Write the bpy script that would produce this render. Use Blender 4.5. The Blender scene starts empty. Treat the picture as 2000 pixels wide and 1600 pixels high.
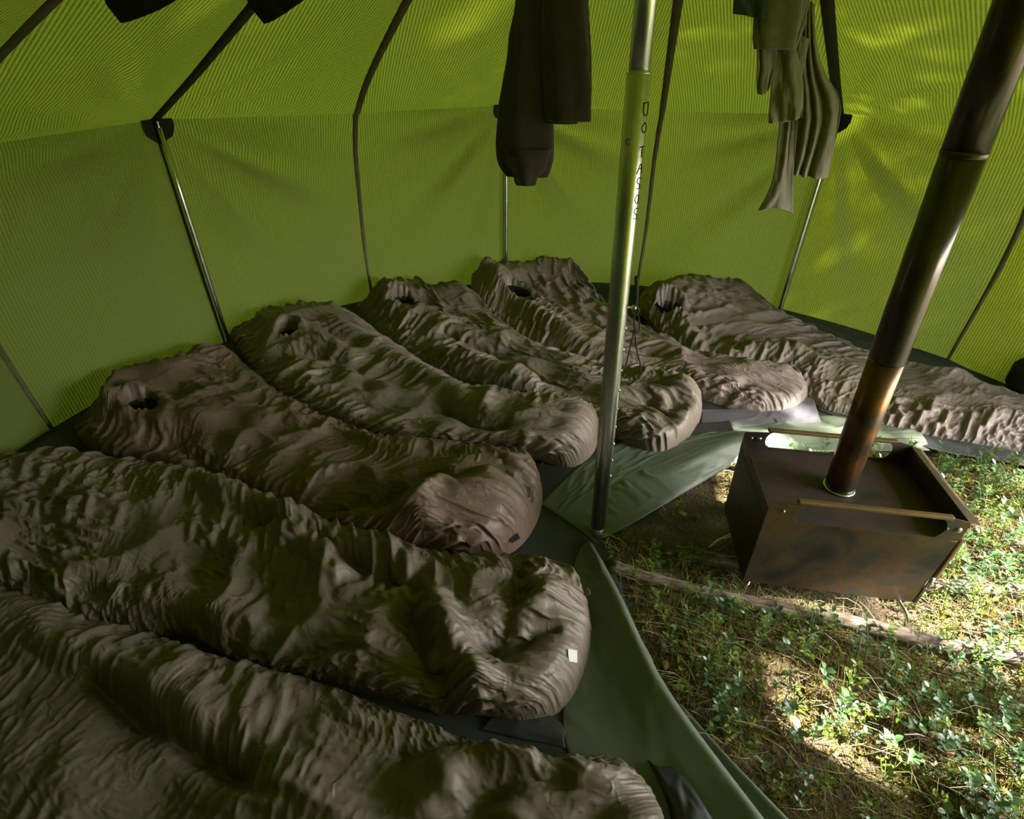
import bpy, bmesh, math, random, time
import numpy as np
from mathutils import Vector, Matrix

T0 = time.time()
random.seed(7)
rng = np.random.default_rng(11)
scene = bpy.context.scene
COL = scene.collection
PI = math.pi

# ------------------------------------------------------------------ camera, sky, sun, exposure
FPX, PITCH, ROLL, CAM_H = 1038.83, 0.592776, 0.0080938, 1.45475
F = np.array([0, math.cos(PITCH), -math.sin(PITCH)])
U0 = np.array([0, math.sin(PITCH), math.cos(PITCH)])
X0 = np.array([1.0, 0, 0])
RT = math.cos(ROLL) * X0 + math.sin(ROLL) * U0
UP = -math.sin(ROLL) * X0 + math.cos(ROLL) * U0
EYE = np.array([0, 0, CAM_H])

cam_data = bpy.data.cameras.new('camera')
cam_data.sensor_fit = 'HORIZONTAL'
cam_data.sensor_width = 36.0
cam_data.lens = FPX / 2000.0 * 36.0
cam_data.clip_start = 0.02
cam = bpy.data.objects.new('camera', cam_data)
COL.objects.link(cam)
M = Matrix.Identity(4)
for r in range(3):
    M[r][0], M[r][1], M[r][2], M[r][3] = RT[r], UP[r], -F[r], EYE[r]
cam.matrix_world = M
scene.camera = cam

SUN_AZ, SUN_EL = math.radians(-24), math.radians(40)
SUN_DIR = np.array([math.cos(SUN_EL) * math.cos(SUN_AZ), math.cos(SUN_EL) * math.sin(SUN_AZ), math.sin(SUN_EL)])

world = bpy.data.worlds.new('sky')
scene.world = world
world.use_nodes = True
wn, wl = world.node_tree.nodes, world.node_tree.links
bg = wn['Background']
sky = wn.new('ShaderNodeTexSky')
sky.sky_type = 'NISHITA'
sky.sun_disc = False
sky.sun_elevation = SUN_EL
sky.sun_rotation = PI / 2 - SUN_AZ
sky.dust_density = 3.0
sky.air_density = 1.0
hsv = wn.new('ShaderNodeHueSaturation')
hsv.inputs['Saturation'].default_value = 0.45
wl.new(sky.outputs[0], hsv.inputs['Color'])
wl.new(hsv.outputs[0], bg.inputs[0])
bg.inputs[1].default_value = 1.7

sun_data = bpy.data.lights.new('sun', 'SUN')
sun_data.energy = 80.0
sun_data.angle = math.radians(0.6)
sun_data.color = (1.0, 0.93, 0.82)
sun = bpy.data.objects.new('sun', sun_data)
COL.objects.link(sun)
sun.rotation_euler = Vector(SUN_DIR).to_track_quat('Z', 'Y').to_euler()
sun.location = (8, -1, 9)

vs = scene.view_settings
vs.view_transform = 'Standard'
vs.look = 'None'
vs.exposure = 0.2
vs.gamma = 1.0
vs.use_curve_mapping = False
scene.cycles.max_bounces = 4
scene.cycles.diffuse_bounces = 3
scene.cycles.glossy_bounces = 3
scene.cycles.transmission_bounces = 3
scene.cycles.use_adaptive_sampling = True
scene.cycles.adaptive_threshold = 0.05
scene.cycles.sample_clamp_indirect = 6.0

# ------------------------------------------------------------------ helpers
TC = np.array([0.32368567, 1.34017389])      # tent centre
PHI0, RC, HW = 1.724161, 2.49912, 1.1765     # phase of the octagon, radius, wall height


def ray(x, y):
    return F + (x - 1000) / FPX * RT - (y - 800) / FPX * UP


def at(x, y, z=0.0):
    d = ray(x, y)
    return EYE + d * ((z - CAM_H) / d[2])


def atd(x, y, depth):
    return EYE + ray(x, y) * depth


def pts(l, z=0.0):
    return np.array([at(*p[:2], p[2] if len(p) > 2 else z) for p in l])


def mesh_obj(name, V, Fc, mat=None, parent=None, smooth=True):
    me = bpy.data.meshes.new(name)
    me.from_pydata([tuple(v) for v in V], [], Fc)
    me.validate()
    if smooth:
        me.polygons.foreach_set('use_smooth', [True] * len(me.polygons))
    if mat:
        me.materials.append(mat)
    o = bpy.data.objects.new(name, me)
    COL.objects.link(o)
    if parent:
        o.parent = parent
    return o


def grid_mesh(name, P, mat=None, parent=None, flip=False):
    nu, nv = P.shape[:2]
    idx = np.arange(nu * nv).reshape(nu, nv)
    q = np.stack([idx[:-1, :-1], idx[1:, :-1], idx[1:, 1:], idx[:-1, 1:]], -1).reshape(-1, 4)
    if flip:
        q = q[:, ::-1]
    me = bpy.data.meshes.new(name)
    me.vertices.add(nu * nv)
    me.vertices.foreach_set('co', P.reshape(-1).astype(np.float32))
    me.loops.add(len(q) * 4)
    me.loops.foreach_set('vertex_index', q.reshape(-1).astype(np.int32))
    me.polygons.add(len(q))
    me.polygons.foreach_set('loop_start', np.arange(0, len(q) * 4, 4, dtype=np.int32))
    me.polygons.foreach_set('use_smooth', np.ones(len(q), bool))
    me.update()
    me.validate()
    uv = me.uv_layers.new(name='UVMap')
    uu, vv = np.meshgrid(np.arange(nu) / (nu - 1), np.arange(nv) / (nv - 1), indexing='ij')
    UVs = np.stack([uu, vv], -1).reshape(-1, 2)[q.reshape(-1)]
    uv.data.foreach_set('uv', UVs.reshape(-1).astype(np.float32))
    if mat:
        me.materials.append(mat)
    o = bpy.data.objects.new(name, me)
    COL.objects.link(o)
    if parent:
        o.parent = parent
    return o


def empty(name, loc=(0, 0, 0)):
    o = bpy.data.objects.new(name, None)
    o.empty_display_size = 0.1
    COL.objects.link(o)
    o.location = loc
    return o


def tag(o, label=None, cat=None, group=None, kind=None):
    for k, v in (('label', label), ('category', cat), ('group', group), ('kind', kind)):
        if v:
            o[k] = v
    return o


def under(o, parent):
    """parent a world-built object under an Empty that stands somewhere"""
    o.parent = parent
    o.matrix_parent_inverse = Matrix.Translation(parent.location).inverted()
    return o


def tube(points, radii, seg=12, caps=True):
    P = np.array(points, float)
    n = len(P)
    if np.isscalar(radii):
        radii = [radii] * n
    V, Fc = [], []
    t = np.gradient(P, axis=0)
    t /= np.linalg.norm(t, axis=1)[:, None] + 1e-12
    a = np.array([0, 0, 1.0]) if abs(t[0][2]) < 0.9 else np.array([1.0, 0, 0])
    nrm = np.cross(t[0], a)
    nrm /= np.linalg.norm(nrm)
    for i in range(n):
        nrm = nrm - t[i] * (nrm @ t[i])
        nrm /= np.linalg.norm(nrm)
        b = np.cross(t[i], nrm)
        for k in range(seg):
            an = 2 * PI * k / seg
            V.append(P[i] + radii[i] * (math.cos(an) * nrm + math.sin(an) * b))
    for i in range(n - 1):
        for k in range(seg):
            k2 = (k + 1) % seg
            Fc.append((i * seg + k, i * seg + k2, (i + 1) * seg + k2, (i + 1) * seg + k))
    if caps:
        Fc.append(tuple(range(seg))[::-1])
        Fc.append(tuple((n - 1) * seg + k for k in range(seg)))
    return V, Fc


def lathe(prof, seg=40):
    V, Fc = [], []
    n = len(prof)
    for r, z in prof:
        V += [(r * math.cos(2 * PI * k / seg), r * math.sin(2 * PI * k / seg), z) for k in range(seg)]
    for i in range(n - 1):
        for k in range(seg):
            k2 = (k + 1) % seg
            Fc.append((i * seg + k, i * seg + k2, (i + 1) * seg + k2, (i + 1) * seg + k))
    Fc.append(tuple(range(seg))[::-1])
    Fc.append(tuple((n - 1) * seg + k for k in range(seg)))
    return V, Fc


def join(parts):
    V, Fc = [], []
    for v, f in parts:
        o = len(V)
        V += [tuple(x) for x in v]
        Fc += [tuple(i + o for i in q) for q in f]
    return V, Fc


def box(lo, hi):
    x0, y0, z0 = lo
    x1, y1, z1 = hi
    V = [(x0, y0, z0), (x1, y0, z0), (x1, y1, z0), (x0, y1, z0), (x0, y0, z1), (x1, y0, z1), (x1, y1, z1), (x0, y1, z1)]
    return V, [(0, 3, 2, 1), (4, 5, 6, 7), (0, 1, 5, 4), (1, 2, 6, 5), (2, 3, 7, 6), (3, 0, 4, 7)]


def resample(P, n, smooth=2):
    P = np.array(P, float)
    for _ in range(smooth):
        if len(P) < 3:
            break
        Q = [P[0]]
        for a, b in zip(P[:-1], P[1:]):
            Q += [0.75 * a + 0.25 * b, 0.25 * a + 0.75 * b]
        Q.append(P[-1])
        P = np.array(Q)
    d = np.r_[0, np.cumsum(np.linalg.norm(np.diff(P, axis=0), axis=1))]
    s = np.linspace(0, d[-1], n)
    return np.stack([np.interp(s, d, P[:, k]) for k in range(P.shape[1])], -1)


def coons(head, foot, near, far, nu, nv):
    """near/far run head->foot, head/foot run near->far; corners are taken from near and far"""
    c0, c1 = resample(near, nu), resample(far, nu)
    head, foot = np.array(head, float).copy(), np.array(foot, float).copy()
    head[0], head[-1], foot[0], foot[-1] = c0[0], c1[0], c0[-1], c1[-1]
    d0, d1 = resample(head, nv), resample(foot, nv)
    u = np.linspace(0, 1, nu)[:, None, None]
    v = np.linspace(0, 1, nv)[None, :, None]
    S = (1 - v) * c0[:, None] + v * c1[:, None] + (1 - u) * d0[None] + u * d1[None]
    S -= (1 - u) * (1 - v) * c0[0] + (1 - u) * v * c1[0] + u * (1 - v) * c0[-1] + u * v * c1[-1]
    return S


def vnoise(nu, nv, fu, fv, seed, octaves=3):
    r = np.random.default_rng(seed)
    out = np.zeros((nu, nv))
    amp = 1.0
    for o in range(octaves):
        a, b = max(2, int(fu * 2 ** o)) + 2, max(2, int(fv * 2 ** o)) + 2
        g = r.uniform(-1, 1, (a, b))
        x = np.linspace(0, a - 1.001, nu)
        y = np.linspace(0, b - 1.001, nv)
        xi, yi = x.astype(int), y.astype(int)
        xf, yf = x - xi, y - yi
        xf, yf = (xf * xf * (3 - 2 * xf))[:, None], (yf * yf * (3 - 2 * yf))[None]
        A, B = g[np.ix_(xi, yi)], g[np.ix_(xi + 1, yi)]
        Cc, D = g[np.ix_(xi, yi + 1)], g[np.ix_(xi + 1, yi + 1)]
        out += amp * ((A * (1 - xf) + B * xf) * (1 - yf) + (Cc * (1 - xf) + D * xf) * yf)
        amp *= 0.5
    return out


def poly_dist(XY, line):
    """distance of XY (n,m,2) to a polyline (k,2), with the parameter along it"""
    best = np.full(XY.shape[:2], 1e9)
    par = np.zeros(XY.shape[:2])
    n = len(line) - 1
    for i in range(n):
        a, b = line[i], line[i + 1]
        ab = b - a
        t = np.clip(((XY - a) @ ab) / (ab @ ab + 1e-12), 0, 1)
        d = np.linalg.norm(XY - a - t[..., None] * ab, axis=-1)
        m = d < best
        best[m] = d[m]
        par[m] = ((i + t) / n)[m]
    return best, par


def solve_axis(P, a, b, rest, k):
    d = P[b] - P[a]
    L = np.sqrt((d * d).sum(-1)) + 1e-9
    c = (0.5 * k * (L - rest) / L)[..., None] * d
    P[a] += c
    P[b] -= c


def wrinkle(base, eu, ev, iters=60, up=0.012, tang=0.01, bend=0.1, jit=None, floor=None, edge=0.3, below=0.5):
    """film on a soft foundation: rest lengths exceed the base surface by eu / ev, so the sheet buckles outward into wrinkles"""
    nu, nv = base.shape[:2]
    n = np.cross(np.gradient(base, axis=0), np.gradient(base, axis=1))
    n /= np.linalg.norm(n, axis=-1)[..., None] + 1e-9
    if n[..., 2].mean() < 0:
        n = -n
    P = base + n * jit[..., None]
    lu = np.linalg.norm(np.diff(base, axis=0), axis=-1) * (1 + 0.5 * (eu[1:] + eu[:-1]))
    lv = np.linalg.norm(np.diff(base, axis=1), axis=-1) * (1 + 0.5 * (ev[:, 1:] + ev[:, :-1]))
    em = 1 + 0.5 * (eu + ev)
    d1 = np.linalg.norm(base[1:, 1:] - base[:-1, :-1], axis=-1) * em[:-1, :-1]
    d2 = np.linalg.norm(base[1:, :-1] - base[:-1, 1:], axis=-1) * em[:-1, :-1]
    rim = np.minimum(np.minimum(np.arange(nu), nu - 1 - np.arange(nu))[:, None], np.minimum(np.arange(nv), nv - 1 - np.arange(nv))[None])
    rimw = np.where(rim < 2, edge, 0.0)[..., None]
    s = slice
    for it in range(iters):
        for o in (0, 1):
            m = (nu - 1 - o + 1) // 2
            if m > 0:
                solve_axis(P, (s(o, o + 2 * m - 1, 2),), (s(o + 1, o + 2 * m, 2),), lu[o:o + 2 * m - 1:2], 0.95)
            m = (nv - 1 - o + 1) // 2
            if m > 0:
                solve_axis(P, (s(None), s(o, o + 2 * m - 1, 2)), (s(None), s(o + 1, o + 2 * m, 2)), lv[:, o:o + 2 * m - 1:2], 0.95)
        if it % 2 == 0:
            for o in (0, 1):
                m = (nu - 1 - o + 1) // 2
                a, b = s(o, o + 2 * m - 1, 2), s(o + 1, o + 2 * m, 2)
                for q in (0, 1):
                    w = (nv - 1 - q + 1) // 2
                    c, d = s(q, q + 2 * w - 1, 2), s(q + 1, q + 2 * w, 2)
                    solve_axis(P, (a, c), (b, d), d1[a, c], 0.3)
                    solve_axis(P, (b, c), (a, d), d2[a, c], 0.3)
        if bend:
            L = np.zeros_like(P)
            L[1:-1] += 0.5 * (P[2:] + P[:-2]) - P[1:-1]
            L[:, 1:-1] += 0.5 * (P[:, 2:] + P[:, :-2]) - P[:, 1:-1]
            P += bend * 0.5 * L
        D = P - base
        dn = (D * n).sum(-1)[..., None]
        P -= n * np.where(dn < 0, below * dn, up * dn) + tang * (D - dn * n) + rimw * D
        if floor is not None:
            P[..., 2] = np.maximum(P[..., 2], floor)
    return P


def streaks(nu, nv, du, dv, theta, seed, L=9, W=1.6):
    """noise drawn out along a direction field theta (0 = along u, metres per cell du, dv): seeds for long creases"""
    r = np.random.default_rng(seed)
    g = r.standard_normal((nu, nv))
    acc = np.zeros((nu, nv))
    iu, iv = np.meshgrid(np.arange(nu), np.arange(nv), indexing='ij')
    cu, cv = np.cos(theta), np.sin(theta) * du / dv
    for k in range(-L, L + 1):
        a = np.clip(np.rint(iu + k * cu).astype(int), 0, nu - 1)
        b = np.clip(np.rint(iv + k * cv).astype(int), 0, nv - 1)
        acc += g[a, b] * (1 - abs(k) / (L + 1))
    for _ in range(int(W)):
        acc[1:-1] = 0.25 * (acc[2:] + acc[:-2]) + 0.5 * acc[1:-1]
        acc[:, 1:-1] = 0.25 * (acc[:, 2:] + acc[:, :-2]) + 0.5 * acc[:, 1:-1]
    return acc / acc.std()


def upsample(P, nu, nv):
    a, b = P.shape[:2]
    x, y = np.linspace(0, a - 1, nu), np.linspace(0, b - 1, nv)

    def cub(A, x, ax):
        A = np.moveaxis(A, ax, 0)
        n = A.shape[0]
        i = np.clip(x.astype(int), 0, n - 2)
        t = (x - i).reshape((-1,) + (1,) * (A.ndim - 1))
        p0, p1, p2, p3 = A[np.maximum(i - 1, 0)], A[i], A[i + 1], A[np.minimum(i + 2, n - 1)]
        R = p1 + 0.5 * t * (p2 - p0 + t * (2 * p0 - 5 * p1 + 4 * p2 - p3 + t * (3 * (p1 - p2) + p3 - p0)))
        return np.moveaxis(R, 0, ax)
    return cub(cub(P, x, 0), y, 1)


# ------------------------------------------------------------------ materials
def new_mat(name):
    m = bpy.data.materials.new(name)
    m.use_nodes = True
    nt = m.node_tree
    return m, nt.nodes, nt.links, nt.nodes['Principled BSDF']


def simple_mat(name, col, rough=0.7, metal=0.0, vary=0.15, scale=20.0, bump=0.0, bump_scale=60.0, spec=0.5, sheen=0.0, col2=None, detail=4):
    m, n, l, b = new_mat(name)
    tc = n.new('ShaderNodeTexCoord')
    nz = n.new('ShaderNodeTexNoise')
    nz.inputs['Scale'].default_value = scale
    nz.inputs['Detail'].default_value = detail
    l.new(tc.outputs['Object'], nz.inputs['Vector'])
    rp = n.new('ShaderNodeValToRGB')
    c2 = col2 or tuple(c * (1 + vary) for c in col)
    c1 = col if col2 else tuple(c * (1 - vary) for c in col)
    rp.color_ramp.elements[0].color = (*c1, 1)
    rp.color_ramp.elements[1].color = (*c2, 1)
    rp.color_ramp.elements[0].position = 0.35
    rp.color_ramp.elements[1].position = 0.65
    l.new(nz.outputs['Fac'], rp.inputs['Fac'])
    l.new(rp.outputs[0], b.inputs['Base Color'])
    b.inputs['Roughness'].default_value = rough
    b.inputs['Metallic'].default_value = metal
    b.inputs['Specular IOR Level'].default_value = spec
    if sheen:
        b.inputs['Sheen Weight'].default_value = sheen
    if bump:
        nb = n.new('ShaderNodeTexNoise')
        nb.inputs['Scale'].default_value = bump_scale
        nb.inputs['Detail'].default_value = 5
        l.new(tc.outputs['Object'], nb.inputs['Vector'])
        bp = n.new('ShaderNodeBump')
        bp.inputs['Strength'].default_value = bump
        bp.inputs['Distance'].default_value = 0.004
        l.new(nb.outputs['Fac'], bp.inputs['Height'])
        l.new(bp.outputs[0], b.inputs['Normal'])
    return m


def nylon_mat(name, col):
    """thin matt nylon of a sleeping bag: fine crinkle relief"""
    m, n, l, b = new_mat(name)
    tc = n.new('ShaderNodeTexCoord')
    nz = n.new('ShaderNodeTexNoise')
    nz.inputs['Scale'].default_value = 6
    l.new(tc.outputs['Object'], nz.inputs['Vector'])
    mx = n.new('ShaderNodeMix')
    mx.data_type = 'RGBA'
    mx.inputs[6].default_value = (*[c * 0.88 for c in col], 1)
    mx.inputs[7].default_value = (*[c * 1.12 for c in col], 1)
    l.new(nz.outputs['Fac'], mx.inputs[0])
    l.new(mx.outputs[2], b.inputs['Base Color'])
    b.inputs['Roughness'].default_value = 0.5
    b.inputs['Specular IOR Level'].default_value = 0.4
    uv = n.new('ShaderNodeUVMap')
    h = None
    # crinkles drawn out across the bag, then finer ones in every direction
    for src, sc, scale, amp in (('uv', (30, 6, 1), 1.0, 1.2), ('obj', (1, 1, 0.7), 28.0, 0.7)):
        mp = n.new('ShaderNodeMapping')
        mp.inputs['Scale'].default_value = sc
        l.new(uv.outputs[0] if src == 'uv' else tc.outputs['Object'], mp.inputs['Vector'])
        n1 = n.new('ShaderNodeTexNoise')
        n1.noise_type = 'RIDGED_MULTIFRACTAL'
        n1.inputs['Scale'].default_value = scale
        n1.inputs['Detail'].default_value = 2
        n1.inputs['Distortion'].default_value = 1.2
        l.new(mp.outputs[0], n1.inputs['Vector'])
        ad = n.new('ShaderNodeMath')
        ad.operation = 'MULTIPLY_ADD'
        ad.inputs[1].default_value = amp
        ad.inputs[2].default_value = 0.0
        l.new(n1.outputs['Fac'], ad.inputs[0])
        if h:
            l.new(h, ad.inputs[2])
        h = ad.outputs[0]
    bp = n.new('ShaderNodeBump')
    bp.inputs['Strength'].default_value = 0.9
    bp.inputs['Distance'].default_value = 0.006
    l.new(h, bp.inputs['Height'])
    l.new(bp.outputs[0], b.inputs['Normal'])
    return m


def canvas_mat():
    """thin tent cloth: dull green reflection, yellow-green transmission, ribbed weave"""
    m, n, l, b = new_mat('tent_canvas')
    n.remove(b)
    out = n['Material Output']
    uv = n.new('ShaderNodeUVMap')
    sp = n.new('ShaderNodeSeparateXYZ')
    l.new(uv.outputs[0], sp.inputs[0])

    def rib(sock, freq):
        a = n.new('ShaderNodeMath'); a.operation = 'MULTIPLY'; a.inputs[1].default_value = freq
        l.new(sock, a.inputs[0])
        s = n.new('ShaderNodeMath'); s.operation = 'SINE'
        l.new(a.outputs[0], s.inputs[0])
        return s.outputs[0]
    r1 = rib(sp.outputs[0], 2 * PI / 0.0135)
    r2 = rib(sp.outputs[1], 2 * PI / 0.02)
    tc = n.new('ShaderNodeTexCoord')
    nz = n.new('ShaderNodeTexNoise')
    nz.inputs['Scale'].default_value = 90
    nz.inputs['Detail'].default_value = 3
    l.new(tc.outputs['Object'], nz.inputs['Vector'])
    # weave value = 1 + .2 r1 + .05 r2 + noise
    a1 = n.new('ShaderNodeMath'); a1.operation = 'MULTIPLY_ADD'
    a1.inputs[1].default_value = 0.45; a1.inputs[2].default_value = 0.62
    l.new(r1, a1.inputs[0])
    a2 = n.new('ShaderNodeMath'); a2.operation = 'MULTIPLY_ADD'; a2.inputs[1].default_value = 0.05
    l.new(r2, a2.inputs[0]); l.new(a1.outputs[0], a2.inputs[2])
    a3 = n.new('ShaderNodeMath'); a3.operation = 'MULTIPLY_ADD'; a3.inputs[1].default_value = 0.75
    l.new(nz.outputs['Fac'], a3.inputs[0]); l.new(a2.outputs[0], a3.inputs[2])
    vm = n.new('ShaderNodeVectorMath'); vm.operation = 'SCALE'
    vm.inputs[0].default_value = CANVAS_T
    l.new(a3.outputs[0], vm.inputs['Scale'])
    tr = n.new('ShaderNodeBsdfTranslucent')
    l.new(vm.outputs[0], tr.inputs['Color'])
    df = n.new('ShaderNodeBsdfDiffuse')
    df.inputs['Color'].default_value = (*CANVAS_R, 1)
    ad = n.new('ShaderNodeAddShader')
    l.new(tr.outputs[0], ad.inputs[0]); l.new(df.outputs[0], ad.inputs[1])
    bp = n.new('ShaderNodeBump'); bp.inputs['Strength'].default_value = 0.15; bp.inputs['Distance'].default_value = 0.002
    l.new(a3.outputs[0], bp.inputs['Height'])
    l.new(bp.outputs[0], df.inputs['Normal'])
    l.new(ad.outputs[0], out.inputs['Surface'])
    return m


CANVAS_T = (0.023, 0.030, 0.0014)
CANVAS_R = (0.085, 0.105, 0.04)
MAT = {}
MAT['canvas'] = canvas_mat()
MAT['tape'] = simple_mat('seam_tape', (0.085, 0.075, 0.035), 0.8)
MAT['webbing'] = simple_mat('black_webbing', (0.006, 0.006, 0.006), 0.75, bump=0.3, bump_scale=300)
MAT['alu'] = simple_mat('brushed_aluminium', (0.66, 0.68, 0.68), 0.27, 1.0, 0.06, 40, bump=0.05, bump_scale=200)
MAT['steel'] = simple_mat('bright_steel', (0.75, 0.75, 0.76), 0.18, 1.0, 0.05)
MAT['zinc'] = simple_mat('dull_steel', (0.35, 0.35, 0.36), 0.4, 1.0, 0.1)
MAT['black_rubber'] = simple_mat('black_rubber', (0.008, 0.008, 0.008), 0.5)
MAT['ink'] = simple_mat('marker_ink', (0.02, 0.02, 0.025), 0.9, spec=0.0)
MAT['mat_foam'] = simple_mat('dark_mat', (0.022, 0.024, 0.026), 0.55, bump=0.3, bump_scale=30)
MAT['mat_grey'] = simple_mat('grey_mat', (0.095, 0.09, 0.105), 0.5, vary=0.1, bump=0.25, bump_scale=25)
MAT['tarp'] = simple_mat('green_tarp', (0.095, 0.118, 0.082), 0.55, vary=0.12, scale=5, bump=0.15, bump_scale=220)
MAT['tarp_dark'] = simple_mat('dark_groundsheet', (0.018, 0.023, 0.02), 0.6, vary=0.2, scale=6)
MAT['brown_wool'] = simple_mat('dark_brown_jersey', (0.026, 0.019, 0.013), 0.9, vary=0.2, scale=30, sheen=0.2, bump=0.25, bump_scale=350)
MAT['green_jersey'] = simple_mat('grey_green_jersey', (0.19, 0.178, 0.145), 0.9, vary=0.12, scale=30, sheen=0.2, bump=0.2, bump_scale=300)
MAT['teal_cloth'] = simple_mat('dark_teal_cloth', (0.03, 0.045, 0.04), 0.85, vary=0.2, bump=0.2, bump_scale=300)
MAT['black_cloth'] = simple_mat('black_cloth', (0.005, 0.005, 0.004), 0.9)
MAT['white'] = simple_mat('white_label', (0.75, 0.76, 0.76), 0.6, vary=0.05)
MAT['grey_tab'] = simple_mat('grey_tab', (0.16, 0.15, 0.13), 0.6, vary=0.1)
MAT['cord'] = simple_mat('black_cord', (0.01, 0.01, 0.01), 0.7)
MAT['lime_cord'] = simple_mat('lime_cord', (0.32, 0.42, 0.03), 0.6)

# ------------------------------------------------------------------ ground
def ground_z(x, y):
    return (0.012 * np.sin(x * 5.1 + 1.3) * np.sin(y * 4.3 + 0.4) + 0.007 * np.sin(x * 13.0 + y * 7.0) + 0.004 * np.sin(x * 29 - y * 23) - 0.012)


def build_ground():
    m, n, l, b = new_mat('forest_floor')
    tc = n.new('ShaderNodeTexCoord')
    n1 = n.new('ShaderNodeTexNoise'); n1.inputs['Scale'].default_value = 9; n1.inputs['Detail'].default_value = 8
    n2 = n.new('ShaderNodeTexNoise'); n2.inputs['Scale'].default_value = 120; n2.inputs['Detail'].default_value = 6
    l.new(tc.outputs['Object'], n1.inputs['Vector']); l.new(tc.outputs['Object'], n2.inputs['Vector'])
    r1 = n.new('ShaderNodeValToRGB')
    e = r1.color_ramp.elements
    e[0].position, e[0].color = 0.3, (0.035, 0.022, 0.012, 1)
    e[1].position, e[1].color = 0.75, (0.17, 0.115, 0.065, 1)
    k = e.new(0.55); k.color = (0.085, 0.058, 0.03, 1)
    l.new(n2.outputs['Fac'], r1.inputs['Fac'])
    r2 = n.new('ShaderNodeValToRGB')
    r2.color_ramp.elements[0].position, r2.color_ramp.elements[0].color = 0.42, (0, 0, 0, 1)
    r2.color_ramp.elements[1].position, r2.color_ramp.elements[1].color = 0.62, (1, 1, 1, 1)
    l.new(n1.outputs['Fac'], r2.inputs['Fac'])
    mx = n.new('ShaderNodeMix'); mx.data_type = 'RGBA'
    l.new(r2.outputs[0], mx.inputs[0]); l.new(r1.outputs[0], mx.inputs[6])
    mx.inputs[7].default_value = (0.105, 0.088, 0.026, 1)
    l.new(mx.outputs[2], b.inputs['Base Color'])
    b.inputs['Roughness'].default_value = 0.9
    bp = n.new('ShaderNodeBump'); bp.inputs['Strength'].default_value = 1.0; bp.inputs['Distance'].default_value = 0.015
    l.new(n2.outputs['Fac'], bp.inputs['Height']); l.new(bp.outputs[0], b.inputs['Normal'])
    xs = np.concatenate([np.linspace(-30, -3.2, 12), np.linspace(-3, 4, 180), np.linspace(4.2, 30, 12)])
    ys = np.concatenate([np.linspace(-30, -2.7, 12), np.linspace(-2.5, 5, 180), np.linspace(5.2, 30, 12)])
    X, Y = np.meshgrid(xs, ys, indexing='ij')
    o = grid_mesh('floor', np.stack([X, Y, ground_z(X, Y)], -1), m)
    tag(o, 'bare forest floor of moss, needles and brown litter', None, kind='structure')


build_ground()

# ------------------------------------------------------------------ tent
APEX = 2.28
PROF_C = [[(RC, 0), (RC + 0.01, 0.5), (RC, HW)], [(RC, HW), (2.0, 1.37), (1.5, 1.575), (0.8, 1.88), (0.03, APEX)]]
PROF_M = [[(2.46, 0), (2.50, 0.3), (2.50, 0.55), (2.42, 0.93), (2.27, 1.17)], [(2.27, 1.17), (2.02, 1.34), (1.44, 1.61), (0.8, 1.88), (0.03, APEX)]]
NW = 34


def profile(j, part):
    return resample((PROF_C if j % 2 == 0 else PROF_M)[part], NW, 0 if j % 2 == 0 else 2)


def seam_line(j, part):
    a = PHI0 + j * PI / 8
    p = profile(j, part)
    return np.stack([TC[0] + p[:, 0] * math.cos(a), TC[1] + p[:, 0] * math.sin(a), p[:, 1]], -1)


DOOR = {10, 11}          # bays of the open doorway, to the right of the picture
DOOR_ROOF_R = 2.1       # the door is zipped open into the roof this far


def panel(j, part):
    A, B = seam_line(j, part), seam_line(j + 1, part)
    na = 34
    a = np.linspace(0, 1, na)[:, None, None]
    P = A[None] * (1 - a) + B[None] * a
    am = PHI0 + (j + 0.5) * PI / 8
    nrm = np.array([math.cos(am), math.sin(am), 0.0]) if part == 0 else np.array([0.38 * math.cos(am), 0.38 * math.sin(am), 0.92])
    aa = np.linspace(0, 1, na)[:, None]
    t = np.linspace(0, 1, NW)[None]
    # pull folds that fan out from the pole corner at the eave
    c = aa if j % 2 == 0 else 1 - aa
    dx = c * 0.96
    dz = (1 - t) * HW if part == 0 else t * 2.6
    ang = np.arctan2(dz, dx + 1e-6)
    rr = np.hypot(dx, dz)
    fade = np.exp(-((rr - 0.35) / 0.5) ** 2) * np.sin(PI * np.clip(aa, 0, 1)) * np.clip(dz / 0.06, 0, 1)
    r = np.random.default_rng(100 + j * 2 + part)
    ph = r.uniform(0, 6)
    d = (0.024 if part == 0 else 0.010) * fade * (np.sin(ang * 13 + ph) + 0.6 * np.sin(ang * 23 + 2 * ph))
    d += (-0.035 if part == 0 else -0.03) * np.sin(PI * aa) * np.sin(PI * np.clip(t, 0, 1))
    d += 0.006 * vnoise(na, NW, 3, 3, 500 + j * 2 + part, 2) * np.sin(PI * aa) * np.sin(PI * t)
    P = P + d[..., None] * nrm
    if part == 1 and j % 16 in DOOR:
        rad = np.linalg.norm(P[..., :2] - TC, axis=-1).mean(0)
        P = P[:, rad < DOOR_ROOF_R]
    return P, am


def panel_obj(j, part, parent):
    P, am = panel(j, part)
    o = grid_mesh('panel', P, MAT['canvas'], parent)
    tang = np.array([-math.sin(am), math.cos(am)])
    U_ = (P[..., :2] - TC) @ tang
    V_ = np.concatenate([np.zeros((P.shape[0], 1)), np.cumsum(np.linalg.norm(np.diff(P, axis=1), axis=-1), axis=1)], 1)
    co = np.stack([U_, V_], -1).reshape(-1, 2)
    li = np.empty(len(o.data.loops), np.int32)
    o.data.loops.foreach_get('vertex_index', li)
    o.data.uv_layers[0].data.foreach_set('uv', co[li].reshape(-1).astype(np.float32))
    return o


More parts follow.
